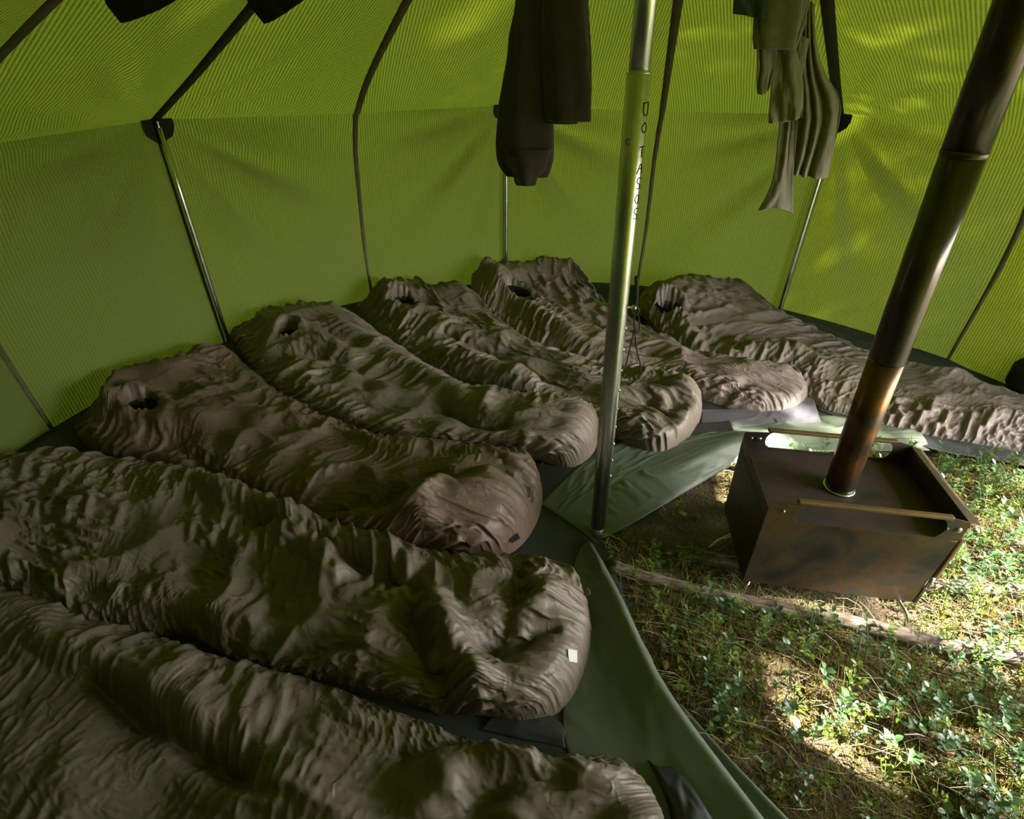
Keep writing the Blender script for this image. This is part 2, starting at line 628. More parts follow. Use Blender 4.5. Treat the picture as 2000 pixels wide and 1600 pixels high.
walls = {}
for nm, lab in (('wall_back', 'translucent green tent wall behind the sleeping bags'), ('wall_left', 'translucent green tent wall on the left'),
                ('wall_right', 'translucent green tent wall behind the stove pipe'), ('wall_front', 'green tent wall behind the camera')):
    walls[nm] = tag(empty(nm), lab, kind='structure')
ceiling = tag(empty('ceiling'), 'sloping translucent green tent roof', kind='structure')


def wall_of(j):
    j = j % 16
    return walls['wall_back' if j in (14, 15, 0, 1) else 'wall_left' if j in (2, 3, 4, 5) else 'wall_right' if j in (12, 13) else 'wall_front']


def ribbon(line, width, off, mat, name, parent, side=None, thick=0.0015):
    """flat tape lying along a 3D line, just inside the cloth"""
    L = np.array(line, float)
    t = np.gradient(L, axis=0)
    t /= np.linalg.norm(t, axis=1)[:, None]
    w = np.broadcast_to(np.asarray(side, float), L.shape)
    w = w - t * (w * t).sum(1)[:, None]
    w /= np.linalg.norm(w, axis=1)[:, None]
    nn = np.cross(t, w)
    inw = np.array([TC[0], TC[1], 0.6]) - L
    nn *= np.sign((nn * inw).sum(1))[:, None]
    wd = np.broadcast_to(np.asarray(width, float), (len(L),))[:, None] / 2
    P = np.stack([L - w * wd + nn * off, L - w * wd + nn * (off + thick), L + w * wd + nn * (off + thick), L + w * wd + nn * off, L - w * wd + nn * off], 1)
    return grid_mesh(name, P, mat, parent)


for j in range(16):
    if j not in DOOR:
        panel_obj(j, 0, wall_of(j))
    panel_obj(j, 1, ceiling)
for j in range(16):
    a = PHI0 + j * PI / 8
    sd = (-math.sin(a), math.cos(a), 0)
    if j == 11:
        continue
    W_, R_ = seam_line(j, 0), seam_line(j, 1)
    if j % 2:
        wv = 0.016 * np.sin(np.linspace(0, 7, NW) + j)
        W2 = W_ + np.outer(wv * 0.35, sd)
        ribbon(W2, np.linspace(0.016, 0.03, NW), 0.004, MAT['tape'], 'seam_tape', wall_of(j), sd)
        ribbon(R_, np.linspace(0.034, 0.05, NW), 0.004, MAT['tape'], 'seam_tape', ceiling, sd)
    else:
        ribbon(W_, 0.028, 0.003, MAT['tape'], 'seam_tape', wall_of(j), sd)
        ribbon(R_, np.linspace(0.045, 0.055, NW), 0.006, MAT['webbing'], 'webbing_strap', ceiling, sd)
        # black reinforcement patch where the pole pushes into the corner
        r_ = np.random.default_rng(j)
        for s_ in (-1, 1):
            E0 = seam_line(j, 0)[-1]
            E1 = seam_line(j + s_, 0)[-1]
            dv = (E1 - E0) / np.linalg.norm(E1 - E0)
            inn = np.array([TC[0] - E0[0], TC[1] - E0[1], 0.0]); inn /= np.linalg.norm(inn)
            pr = [(0, 0.03), (0.05, 0.022), (0.082, 0.01), (0.086, -0.03), (0.07, -0.062), (0.03, -0.088), (0, -0.085)]
            V = []
            for i_, (d_, z_) in enumerate(pr):
                jt = r_.uniform(-0.008, 0.008, 2) if 0 < i_ < 6 else (0, 0)
                q = E0 + dv * (d_ * (1.0 if s_ > 0 else 0.85) + jt[0]) + np.array([0, 0, z_ + jt[1]]) + inn * 0.012
                V += [q, q + inn * 0.003]
            k = len(pr)
            Fc = [tuple(2 * i for i in range(k)), tuple(2 * i + 1 for i in range(k))[::-1]]
            Fc += [(2 * i, 2 * ((i + 1) % k), 2 * ((i + 1) % k) + 1, 2 * i + 1) for i in range(k)]
            mesh_obj('corner_patch', V, Fc, MAT['webbing'], wall_of(j), smooth=False)

# wall poles
pole_labels = {2: 'slim metal wall pole beside the left tent wall, leaning under the longest black strap',
               0: 'slim metal wall pole behind the hanging brown trousers',
               -2: 'slim metal wall pole below the grey-green hanging clothes',
               4: 'slim metal wall pole at the far left corner', -4: 'slim metal wall pole at the doorway',
               -6: 'slim metal wall pole on the near side of the doorway', 6: 'slim metal wall pole behind the camera on the left', 8: 'slim metal wall pole straight behind the camera'}
for j in (2, 0, -2, 4, -4, -6):
    a = PHI0 + j * PI / 8
    rr = RC - 0.035
    base = np.array([TC[0] + rr * math.cos(a), TC[1] + rr * math.sin(a), 0.0])
    e = empty('tent_wall_pole', base)
    tag(e, pole_labels[j], 'pole', 'wall poles around the tent')
    V, Fc = tube([(0, 0, 0), (0, 0, 0.3), (0, 0, 0.8), (0, 0, HW - 0.03)], 0.0145, 20)
    mesh_obj('tube', V, Fc, MAT['alu'], e)
    hook = [(0, 0, HW - 0.04), (0, 0, HW - 0.015), (-0.004 * math.cos(a), -0.004 * math.sin(a), HW - 0.002), (0.012 * math.cos(a), 0.012 * math.sin(a), HW + 0.004), (0.03 * math.cos(a), 0.03 * math.sin(a), HW + 0.002)]
    V, Fc = tube(resample(hook, 14, 1), 0.007, 10)
    mesh_obj('hook', V, Fc, MAT['steel'], e)
    V, Fc = tube([(0, 0, 0.0), (0, 0, 0.02)], 0.018, 20)
    mesh_obj('foot_cap', V, Fc, MAT['black_rubber'], e)

# ------------------------------------------------------------------ sleeping bags
def sleeping_bag(head, foot, near, far, col, seed, zn=0.01, zf=0.07, zh=0.10, height=0.11, foot_h=0.16, head_h=0.17,
                 ridges=(), hole=None, nu=520, nv=230, crumple=1.0, spread=0.07, base_z=0.012):
    """outline traced on the floor -> padded body -> soft folds -> buckled nylon skin"""
    N = pts(near, zn)
    Fr = pts(far, zf)
    Hd = pts(head, zh)
    Ft = pts(foot, 0.04)
    for a in (N, Fr, Hd, Ft):
        a[:, 2] = 0
    # the near rim lies tucked under the neighbouring bag, except at the foot
    sN = np.linspace(0, 1, len(N))
    tn = np.gradient(N, axis=0)
    out = np.stack([tn[:, 1], -tn[:, 0], 0 * sN], -1) / (np.linalg.norm(tn, axis=1)[:, None] + 1e-9)
    if ((Fr.mean(0) - N.mean(0)) @ out.mean(0)) > 0:
        out = -out
    N = N + out * (spread * np.clip(sN / 0.15, 0, 1) * np.clip((1 - sN) / 0.3, 0, 1))[:, None]
    cu, cv = 110, 56

    def shape(nu, nv):
        S = coons(Hd, Ft, N, Fr, nu, nv)
        # denser rows towards the rim
        v = np.linspace(0, 1, nv)
        vv = v + 0.07 * np.sin(2 * PI * v) * -1
        S = np.stack([np.stack([np.interp(vv, v, S[i, :, k]) for k in range(3)], -1) for i in range(nu)])
        u = np.linspace(0, 1, nu)[:, None]
        w = np.abs(2 * vv[None] - 1)
        side = np.clip(1 - w ** 2.4, 0, 1) ** 0.6
        ends = np.sqrt(np.clip(1 - np.clip(1 - u / 0.10, 0, 1) ** 2.5, 0, 1)) * np.sqrt(np.clip(1 - np.clip(1 - (1 - u) / 0.11, 0, 1) ** 2.6, 0, 1))
        hh = height + (head_h - height) * np.exp(-((u - 0.1) / 0.12) ** 2) + (foot_h - height) * np.exp(-((u - 0.93) / 0.13) ** 2)
        h = hh * side * ends
        # slack hollow down the middle and uneven filling
        h = h * (1 - 0.25 * np.exp(-((w) / 0.5) ** 2) * np.exp(-((u - 0.5) / 0.32) ** 2))
        h = h * (1 + 0.25 * vnoise(nu, nv, 7, 3, seed + 1, 3))
        rd = 1 - np.abs(vnoise(nu, nv, 9, 4, seed + 6, 2)) / 0.5
        h = h + 0.022 * np.clip(rd, -0.3, 1) * np.clip(side * ends * 1.3 - 0.2, 0, 1)
        XY = S[..., :2]
        mask = side * ends
        for kind, line, wd, amp in ridges:
            q = pts(line, 0.1)[:, :2]
            d, t = poly_dist(XY, q)
            tp = np.clip(np.minimum(t, 1 - t) / 0.15 + 0.35, 0, 1)
            if kind == 'r':
                h = h + amp * np.exp(-(d / wd) ** 2) * tp * np.clip(mask * 1.6, 0, 1)
            else:
                h = h - amp * np.exp(-np.abs(d / wd) ** 1.3) * tp
        if hole:
            q = pts([hole[:2]], head_h)[0, :2]
            ax = (S[-1, nv // 2] - S[0, nv // 2])[:2]
            ax = ax / np.linalg.norm(ax)
            rel = XY - q
            la, lb = rel @ ax, rel @ np.array([-ax[1], ax[0]])
            d = np.hypot(la / hole[2], lb / hole[3])
            h = h + 0.04 * np.exp(-((d - 1.55) / 0.5) ** 2) * np.clip(0.45 - 0.75 * rel[..., 1] / np.maximum(np.linalg.norm(rel, axis=-1), 1e-4) * -1, 0.15, 1)
            h = np.minimum(h, 0.035 + 0.5 * np.clip(d - 0.8, 0, 1))
        S[..., 2] = np.maximum(h, 0) + base_z
        return S, u, w
    S, u, w = shape(cu, cv)

    def layer(S, amp, seed, iters, jit, L, up, bend):
        a, b = S.shape[:2]
        v = np.linspace(0, 1, b)
        w = np.abs(2 * (v - 0.07 * np.sin(2 * PI * v)) - 1)[None]
        u = np.linspace(0, 1, a)[:, None]
        du = np.linalg.norm(np.diff(S, axis=0), axis=-1).mean()
        dv = np.linalg.norm(np.diff(S, axis=1), axis=-1).mean()
        edge = np.clip((w - 0.35) / 0.35, 0, 1) * np.ones((a, 1))
        endz = np.clip((np.abs(2 * u - 1) - 0.74) / 0.16, 0, 1) * np.ones((1, b))
        # crease direction: across the bag at its long seams, along it at the ends, wandering in the middle
        th = (vnoise(a, b, 4, 2, seed, 2) * 1.5 + 0.5) * (1 - edge) + edge * (PI / 2 + 0.9 * vnoise(a, b, 9, 3, seed + 7, 2))
        th = th * (1 - endz * (1 - edge))
        patch = np.clip(0.55 + 0.8 * vnoise(a, b, 7, 3, seed + 1, 2), 0.05, 1.5) + 0.25 * edge * np.clip(0.4 + vnoise(a, b, 9, 2, seed + 3, 1), 0, 1) + 0.3 * endz
        e = amp * crumple * patch
        j = streaks(a, b, du, dv, th, seed + 2, L) * jit
        return wrinkle(S, e * np.sin(th) ** 2, e * np.cos(th) ** 2, iters, up, 0.01, bend, j, base_z * 0.5)
    C1 = layer(S, 0.17, seed + 10, 80, 0.007, 8, 0.010, 0.05)
    B = upsample(C1, 270, 128)
    C2 = layer(B, 0.11, seed + 20, 45, 0.0024, 9, 0.014, 0.02)
    B = upsample(C2, nu, nv)
    P = layer(B, 0.10, seed + 30, 30, 0.0010, 11, 0.018, 0.0)
    o = grid_mesh('sleeping_bag', P, nylon_mat('nylon_%d' % seed, col))
    if np.cross(P[1, 0] - P[0, 0], P[0, 1] - P[0, 0])[2] < 0:
        o.data.flip_normals()
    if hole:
        # black bowl that paints the shade inside the hood's face opening
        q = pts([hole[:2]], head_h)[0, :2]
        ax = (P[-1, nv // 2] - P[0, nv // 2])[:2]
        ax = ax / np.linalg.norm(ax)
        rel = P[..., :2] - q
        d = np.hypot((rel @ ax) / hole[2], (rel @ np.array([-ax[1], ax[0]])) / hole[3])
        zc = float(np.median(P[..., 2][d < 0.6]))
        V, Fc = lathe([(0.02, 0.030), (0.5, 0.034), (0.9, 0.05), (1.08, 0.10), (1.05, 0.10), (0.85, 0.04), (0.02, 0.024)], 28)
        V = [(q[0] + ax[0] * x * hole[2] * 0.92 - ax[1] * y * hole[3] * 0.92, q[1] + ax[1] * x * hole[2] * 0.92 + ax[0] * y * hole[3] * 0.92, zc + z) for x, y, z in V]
        ln = mesh_obj('hood_shade', V, Fc, MAT['black_cloth'], o)
        ln['label'] = 'black bowl standing in for the shade inside the hood opening'
    return o, P


BAGS = {}
TAUPE = (0.172, 0.132, 0.108)
OLIVE = (0.150, 0.121, 0.092)
BROWN = (0.135, 0.092, 0.068)

BAGS['G'] = sleeping_bag(
    [(1240, 610), (1243, 578), (1262, 556), (1300, 547), (1390, 546), (1440, 570), (1458, 600)],
    [(2100, 905), (2120, 880), (2120, 840), (2090, 815)],
    [(1240, 612), (1300, 662), (1350, 697), (1420, 715), (1500, 727), (1575, 760), (1610, 790), (1680, 808), (1760, 832), (1850, 852), (1940, 872), (2100, 908)],
    [(1458, 600), (1530, 637), (1620, 657), (1700, 696), (1780, 705), (1900, 740), (2090, 805)],
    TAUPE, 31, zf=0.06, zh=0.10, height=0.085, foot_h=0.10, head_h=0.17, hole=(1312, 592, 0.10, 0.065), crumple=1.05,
    ridges=[('r', [(1300, 600), (1340, 640), (1375, 680)], 0.05, 0.06), ('r', [(1400, 695), (1470, 680), (1540, 690)], 0.05, 0.05),
            ('v', [(1385, 660), (1440, 640), (1520, 650)], 0.05, 0.05), ('r', [(1530, 660), (1560, 690), (1620, 720)], 0.05, 0.03)])
BAGS['F'] = sleeping_bag(
    [(916, 592), (918, 555), (948, 518), (1000, 516), (1060, 522), (1112, 545), (1132, 580)],
    [(1425, 800), (1500, 803), (1560, 793), (1584, 768), (1572, 742), (1525, 726)],
    [(916, 592), (960, 622), (1020, 652), (1100, 690), (1180, 716), (1290, 735), (1360, 770), (1425, 800)],
    [(1132, 580), (1190, 612), (1250, 645), (1320, 688), (1400, 712), (1525, 724)],
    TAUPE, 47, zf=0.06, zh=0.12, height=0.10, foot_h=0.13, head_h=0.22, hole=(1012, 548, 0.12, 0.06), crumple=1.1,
    ridges=[('r', [(950, 545), (985, 580), (1060, 625), (1140, 670)], 0.06, 0.06), ('r', [(1050, 535), (1110, 560)], 0.08, 0.05),
            ('v', [(1080, 590), (1180, 640), (1290, 690)], 0.05, 0.04), ('v', [(1330, 740), (1400, 770), (1470, 750)], 0.04, 0.03)])
BAGS['E'] = sleeping_bag(
    [(690, 607), (712, 578), (742, 551), (782, 546), (832, 560), (885, 566), (922, 592)],
    [(1222, 868), (1285, 886), (1345, 858), (1376, 806), (1368, 766), (1345, 748)],
    [(690, 607), (780, 672), (850, 716), (960, 756), (1060, 790), (1150, 812), (1190, 840), (1222, 868)],
    [(922, 592), (1000, 642), (1080, 682), (1180, 716), (1270, 732), (1345, 748)],
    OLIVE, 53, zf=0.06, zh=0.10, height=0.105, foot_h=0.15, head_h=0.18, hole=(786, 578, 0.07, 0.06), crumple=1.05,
    ridges=[('r', [(800, 610), (900, 650), (1000, 665)], 0.08, 0.04), ('v', [(860, 650), (950, 675), (1060, 700)], 0.03, 0.05),
            ('r', [(870, 690), (960, 725), (1060, 755)], 0.06, 0.05), ('v', [(960, 690), (1050, 735), (1120, 760)], 0.05, 0.04),
            ('r', [(1330, 770), (1362, 800), (1340, 845), (1290, 865)], 0.05, 0.05), ('v', [(1250, 790), (1300, 815), (1320, 790)], 0.05, 0.06)])
BAGS['D'] = sleeping_bag(
    [(440, 657), (470, 627), (512, 606), (590, 593), (650, 600), (700, 620)],
    [(1055, 900), (1110, 906), (1152, 890), (1173, 850), (1172, 805), (1145, 780)],
    [(440, 657), (500, 705), (535, 755), (610, 795), (720, 842), (830, 866), (930, 876), (1000, 890), (1055, 900)],
    [(700, 620), (790, 682), (850, 720), (960, 760), (1060, 788), (1145, 785)],
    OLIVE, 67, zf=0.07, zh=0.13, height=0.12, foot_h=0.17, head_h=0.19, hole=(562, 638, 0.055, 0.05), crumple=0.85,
    ridges=[('r', [(640, 640), (760, 690), (830, 730), (930, 790)], 0.06, 0.05), ('v', [(600, 700), (700, 720), (720, 770)], 0.04, 0.04),
            ('v', [(850, 785), (930, 835), (1000, 845)], 0.035, 0.07), ('r', [(620, 680), (680, 700), (690, 750)], 0.06, 0.04)])
BAGS['C'] = sleeping_bag(
    [(140, 842), (180, 795), (198, 750), (240, 724), (330, 702), (430, 667)],
    [(865, 1088), (945, 1088), (1010, 1068), (1052, 1012), (1063, 950), (1048, 905), (1010, 882)],
    [(140, 842), (200, 880), (340, 893), (440, 950), (560, 992), (700, 1037), (800, 1070), (865, 1088)],
    [(430, 667), (500, 722), (560, 772), (700, 838), (850, 866), (950, 878), (1010, 882)],
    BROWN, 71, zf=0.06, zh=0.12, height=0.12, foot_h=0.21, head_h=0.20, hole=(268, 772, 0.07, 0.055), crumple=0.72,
    ridges=[('v', [(340, 860), (470, 940), (600, 985), (740, 985), (850, 960)], 0.06, 0.06), ('r', [(790, 930), (820, 1000), (830, 1060)], 0.07, 0.05),
            ('v', [(960, 920), (1015, 945), (1045, 985)], 0.03, 0.04), ('v', [(870, 985), (950, 950), (1000, 960)], 0.05, 0.06), ('r', [(300, 840), (400, 840), (520, 870)], 0.07, 0.04)])
BAGS['B'] = sleeping_bag(
    [(-60, 1150), (-140, 1060), (-130, 960), (-50, 905)],
    [(940, 1400), (1040, 1408), (1112, 1372), (1152, 1295), (1163, 1212), (1140, 1142), (1075, 1094)],
    [(-60, 1150), (80, 1165), (180, 1195), (310, 1204), (400, 1200), (470, 1245), (560, 1275), (700, 1312), (830, 1366), (940, 1400)],
    [(-50, 905), (60, 882), (150, 870), (300, 889), (400, 902), (470, 937), (520, 963), (700, 1032), (860, 1090), (960, 1084), (1075, 1090)],
    OLIVE, 83, zf=0.07, zh=0.05, height=0.125, foot_h=0.165, head_h=0.16, crumple=1.0, nu=620, nv=290,
    ridges=[('r', [(380, 925), (520, 985), (680, 1050), (860, 1120)], 0.055, 0.05), ('v', [(480, 1010), (600, 1040), (720, 1120), (860, 1190)], 0.035, 0.06),
            ('r', [(540, 1010), (620, 1080), (680, 1160)], 0.05, 0.06), ('r', [(840, 1180), (880, 1260), (920, 1330), (945, 1380)], 0.045, 0.06),
            ('v', [(790, 1200), (830, 1290), (880, 1360)], 0.04, 0.07), ('v', [(1010, 1110), (1020, 1180), (985, 1250), (940, 1300)], 0.035, 0.07),
            ('v', [(960, 1310), (1040, 1250), (1090, 1240)], 0.03, 0.05), ('r', [(990, 1240), (1060, 1190), (1110, 1160)], 0.04, 0.035)])
BAGS['A'] = sleeping_bag(
    [(-420, 1430), (-380, 1300), (-300, 1230), (-200, 1180)],
    [(1260, 1850), (1310, 1780), (1316, 1690), (1303, 1600), (1262, 1515), (1185, 1458)],
    [(-420, 1430), (-100, 1680), (250, 1860), (700, 1930), (1100, 1920), (1260, 1850)],
    [(-200, 1180), (0, 1148), (100, 1136), (190, 1192), (330, 1238), (420, 1272), (520, 1295), (640, 1326), (800, 1390), (960, 1450), (1080, 1480), (1185, 1458)],
    (0.142, 0.114, 0.086), 97, zf=0.06, zh=0.06, height=0.135, foot_h=0.16, head_h=0.15, crumple=0.58, nu=620, nv=290,
    ridges=[('v', [(160, 1310), (250, 1390), (360, 1455), (500, 1545)], 0.035, 0.09), ('r', [(180, 1270), (300, 1370), (420, 1450)], 0.07, 0.04),
            ('r', [(840, 1520), (920, 1490), (1060, 1500)], 0.06, 0.04), ('v', [(760, 1480), (880, 1450), (960, 1460)], 0.035, 0.05), ('v', [(900, 1600), (1000, 1540), (1120, 1530)], 0.04, 0.05)])
bag_labels = {
    'A': 'olive-brown sleeping bag nearest the camera, cut off by the bottom of the picture',
    'B': 'wrinkled olive-brown sleeping bag with a white label on its foot, next to the tarp edge',
    'C': 'dark brown sleeping bag with a smooth rounded foot left of the centre pole base',
    'D': 'olive-brown sleeping bag whose rounded foot ends just behind the centre pole',
    'E': 'olive-brown sleeping bag whose curled foot emerges right of the centre pole',
    'F': 'taupe sleeping bag with the tallest hood against the back wall, under the hanging trousers',
    'G': 'taupe sleeping bag running behind the stove pipe to the right edge'}
for k, (o, P) in BAGS.items():
    tag(o, bag_labels[k], 'sleeping bag', 'sleeping bags laid side by side')
print('bags', time.time() - T0)

# ------------------------------------------------------------------ small sewn pieces on the bags
def patch_on(P, px, py, w, h, rot, thick=0.0025, lift=0.004):
    """small rectangle of webbing laid on the surface point that the given picture position meets"""
    d = ray(px, py)
    Q = P.reshape(-1, 3) - EYE
    t = Q @ d / (d @ d)
    dist = np.linalg.norm(Q - t[:, None] * d, axis=1)
    near = dist < 0.012
    i = np.where(near)[0][np.argmin(t[near])] if near.any() else int(np.argmin(dist))
    p = P.reshape(-1, 3)[i]
    ii, jj = np.unravel_index(i, P.shape[:2])
    ii, jj = np.clip(ii, 4, P.shape[0] - 5), np.clip(jj, 4, P.shape[1] - 5)
    a, b = P[ii + 4, jj] - P[ii - 4, jj], P[ii, jj + 4] - P[ii, jj - 4]
    n = np.cross(a, b); n /= np.linalg.norm(n)
    if n @ d > 0:
        n = -n
    n = n + np.array([0, 0, 0.8]) - 0.5 * d / np.linalg.norm(d)
    n /= np.linalg.norm(n)
    x = np.cross(np.array([0, 0, 1.0]), n)
    x = x / np.linalg.norm(x) if np.linalg.norm(x) > 1e-3 else np.array([1.0, 0, 0])
    y = np.cross(n, x)
    ex, ey = math.cos(rot) * x + math.sin(rot) * y, -math.sin(rot) * x + math.cos(rot) * y
    V = []
    for zz in (lift, lift + thick):
        for sx, sy in ((-1, -1), (1, -1), (1, 1), (0.3, 1.08), (-1, 0.8)):
            V.append(p + ex * sx * w / 2 + ey * sy * h / 2 + n * (zz + 0.002 * sx))
    Fc = [(4, 3, 2, 1, 0), (5, 6, 7, 8, 9)] + [(i, (i + 1) % 5, (i + 1) % 5 + 5, i + 5) for i in range(5)]
    return V, Fc


V, Fc = patch_on(BAGS['B'][1], 1124, 1283, 0.030, 0.026, 0.5, lift=0.008)
o = mesh_obj('label_tag', V, Fc, MAT['white'], BAGS['B'][0], False); o['label'] = 'small white label'
V, Fc = patch_on(BAGS['B'][1], 1156, 1158, 0.022, 0.05, -0.5, lift=0.010)
mesh_obj('hang_loop', V, Fc, MAT['grey_tab'], BAGS['B'][0], False)
V, Fc = patch_on(BAGS['C'][1], 1008, 1050, 0.035, 0.02, 0.1, lift=0.010)
mesh_obj('hang_loop', V, Fc, MAT['black_cloth'], BAGS['C'][0], False)

# ------------------------------------------------------------------ groundsheet, tarps, mats
def loft(rows, nu, nv, smooth=2):
    R = np.stack([resample(pts(r) if len(r[0]) <= 3 and not isinstance(r, np.ndarray) else r, nu, smooth) for r in rows], 1)
    return np.stack([resample(R[i], nv, 2) for i in range(nu)])


def soft_sheet(P, amp, seed, iters=40, jit=0.003, L=10, floor=0.003, up=0.012):
    a, b = P.shape[:2]
    du = np.linalg.norm(np.diff(P, axis=0), axis=-1).mean()
    dv = np.linalg.norm(np.diff(P, axis=1), axis=-1).mean()
    th = vnoise(a, b, 3, 2, seed, 2) * 1.6
    e = amp * np.clip(0.5 + 0.8 * vnoise(a, b, 4, 3, seed + 1, 2), 0, 1.4)
    return wrinkle(P, e * np.sin(th) ** 2, e * np.cos(th) ** 2, iters, up, 0.01, 0.12, streaks(a, b, du, dv, th, seed + 2, L, 3) * jit, floor)


def solid(o, t):
    m = o.modifiers.new('thickness', 'SOLIDIFY')
    m.thickness = t
    m.offset = 0
    return o


th_ = np.radians(np.linspace(4, 279, 220))
near_edge = pts([(1462, 850), (1600, 822), (1700, 836), (1840, 884), (1990, 905), (2120, 930)])[:, :2] - TC
na_ = np.arctan2(near_edge[:, 1], near_edge[:, 0])
nr_ = np.linalg.norm(near_edge, axis=1)
od = np.argsort(na_)
rmin = np.where(th_ < na_.max(), np.interp(th_, na_[od], nr_[od]), 0.03)
rr_ = np.linspace(0, 1, 70)[None]
Rg = rmin[:, None] * (1 - rr_) + 2.42 * rr_
GS = np.stack([TC[0] + Rg * np.cos(th_)[:, None], TC[1] + Rg * np.sin(th_)[:, None], 0.008 + 0 * Rg], -1)
GS = soft_sheet(GS, 0.02, 5, 20, 0.003, 8, 0.004)
GS[:, -6:, 2] += np.linspace(0, 0.05, 6)[None] ** 1.0
gs = solid(grid_mesh('groundsheet', GS, MAT['tarp_dark']), 0.002)
tag(gs, 'dark grey-green groundsheet lying under all the sleeping bags', 'groundsheet')

T1 = loft([
    [(1135, 1068, .015), (1100, 1160, .015), (1120, 1300, .015), (1090, 1420, .015), (1130, 1520, .015), (1230, 1680, .015)],
    [(1141, 1063, .02), (1145, 1160, .03), (1185, 1300, .03), (1200, 1420, .035), (1280, 1540, .035), (1380, 1680, .035)],
    [(1146, 1060, .03), (1185, 1150, .075), (1232, 1270, .085), (1285, 1370, .09), (1370, 1490, .085), (1490, 1650, .08)],
    [(1150, 1058, .04), (1204, 1148, .095), (1252, 1258, .105), (1304, 1352, .105), (1400, 1478, .10), (1520, 1632, .095)],
    [(1158, 1062, .02), (1214, 1160, .055), (1262, 1270, .06), (1312, 1360, .06), (1404, 1490, .055), (1522, 1645, .05)],
    [(1160, 1072, .0), (1200, 1180, .0), (1246, 1300, .0), (1296, 1392, .0), (1385, 1520, .0), (1500, 1670, .0)]], 130, 70)
T1 = soft_sheet(T1, 0.06, 21, 50, 0.006, 18, 0.002)
t1 = tag(solid(grid_mesh('canvas_tarp', T1, MAT['tarp']), 0.002), 'green canvas tarp draped from the centre pole down to the bottom edge', 'tarp', 'loose green tarps')
T2 = loft([
    [(1290, 1385, .01), (1350, 1480, .01), (1420, 1570, .01), (1500, 1690, .01)],
    [(1310, 1370, .015), (1372, 1450, .03), (1450, 1545, .035), (1530, 1650, .035)],
    [(1330, 1376, .02), (1398, 1452, .05), (1482, 1540, .06), (1580, 1640, .06)],
    [(1336, 1382, .012), (1404, 1462, .03), (1490, 1552, .035), (1590, 1655, .035)],
    [(1334, 1392, .0), (1396, 1474, .0), (1482, 1566, .0), (1580, 1668, .0)]], 90, 40)
tag(solid(grid_mesh('canvas_tarp', soft_sheet(T2, 0.02, 25, 30, 0.003, 12, 0.002), MAT['tarp']), 0.002), 'lower dark green tarp fold peeking out beneath the larger tarp, over the plants', 'tarp', 'loose green tarps')
T3 = loft([
    [(1055, 985, .01), (1150, 890, .012), (1250, 850, .012), (1330, 840, .012), (1430, 830, .012), (1560, 810, .012), (1780, 815, .012)],
    [(1080, 1000, .012), (1165, 930, .02), (1260, 890, .02), (1340, 862, .025), (1430, 842, .03), (1560, 824, .02), (1790, 830, .02)],
    [(1110, 1020, .012), (1180, 970, .02), (1270, 935, .03), (1345, 895, .06), (1440, 850, .10), (1570, 840, .04), (1800, 848, .03)],
    [(1140, 1040, .012), (1190, 1010, .015), (1285, 965, .02), (1370, 915, .03), (1455, 868, .07), (1580, 860, .03), (1810, 862, .02)],
    [(1160, 1058, .008), (1215, 1035, .006), (1310, 978, .006), (1400, 925, .006), (1462, 892, .02), (1590, 882, .01), (1815, 880, .006)]], 150, 60)
tag(solid(grid_mesh('canvas_tarp', soft_sheet(T3, 0.15, 33, 60, 0.008, 12, 0.002), MAT['tarp']), 0.002), 'crumpled green tarp between the centre pole and the stove', 'tarp', 'loose green tarps')

mt = loft([[(1600, 802, .012), (1690, 834, .012), (1838, 886, .012), (1960, 900, .012), (2100, 935, .012)],
           [(1530, 700, .03), (1640, 730, .03), (1800, 780, .03), (1950, 800, .03), (2110, 850, .03)],
           [(1455, 598, .04), (1560, 618, .05), (1690, 672, .05), (1790, 684, .05), (1880, 680, .05), (1935, 738, .04), (2090, 790, .03)]], 120, 60)
tag(solid(grid_mesh('sleeping_mat', soft_sheet(mt, 0.03, 41, 30, 0.002, 9, 0.004), MAT['mat_foam']), 0.006), 'black sleeping mat under the sleeping bag behind the stove pipe', 'mat', 'sleeping mats')
mt = loft([[(1345, 852, .012), (1400, 848, .012), (1500, 842, .012), (1606, 838, .012)],
           [(1370, 830, .02), (1430, 825, .03), (1520, 815, .03), (1598, 808, .03)],
           [(1370, 800, .02), (1440, 800, .02), (1530, 790, .025), (1585, 770, .03)]], 80, 34)
tag(solid(grid_mesh('sleeping_mat', soft_sheet(mt, 0.06, 43, 30, 0.003, 9, 0.004), MAT['mat_grey']), 0.005), 'grey sleeping mat corner sticking out behind the stove', 'mat', 'sleeping mats')
mt = loft([[(1345, 872, .01), (1380, 868, .012), (1420, 862, .012), (1436, 850, .03)],
           [(1330, 850, .02), (1370, 848, .03), (1410, 842, .03), (1430, 835, .035)],
           [(1300, 830, .02), (1350, 828, .03), (1400, 826, .03), (1425, 822, .03)]], 50, 26)
tag(solid(grid_mesh('sleeping_mat', soft_sheet(mt, 0.05, 45, 30, 0.002, 7, 0.004), MAT['mat_foam']), 0.005), 'small black mat corner beside the curled bag foot, above the crumpled tarp', 'mat', 'sleeping mats')
mt = loft([[(940, 1425, .01), (1000, 1440, .01), (1060, 1452, .01), (1105, 1462, .012)],
           [(960, 1400, .02), (1020, 1412, .03), (1070, 1425, .025), (1100, 1445, .02)],
           [(1000, 1380, .02), (1050, 1390, .02), (1090, 1405, .02), (1105, 1430, .015)]], 50, 26)
tag(solid(grid_mesh('sleeping_mat', soft_sheet(mt, 0.06, 49, 30, 0.002, 7, 0.004), MAT['mat_foam']), 0.005), 'dark grey mat corner between the two nearest sleeping bag feet', 'mat', 'sleeping mats')
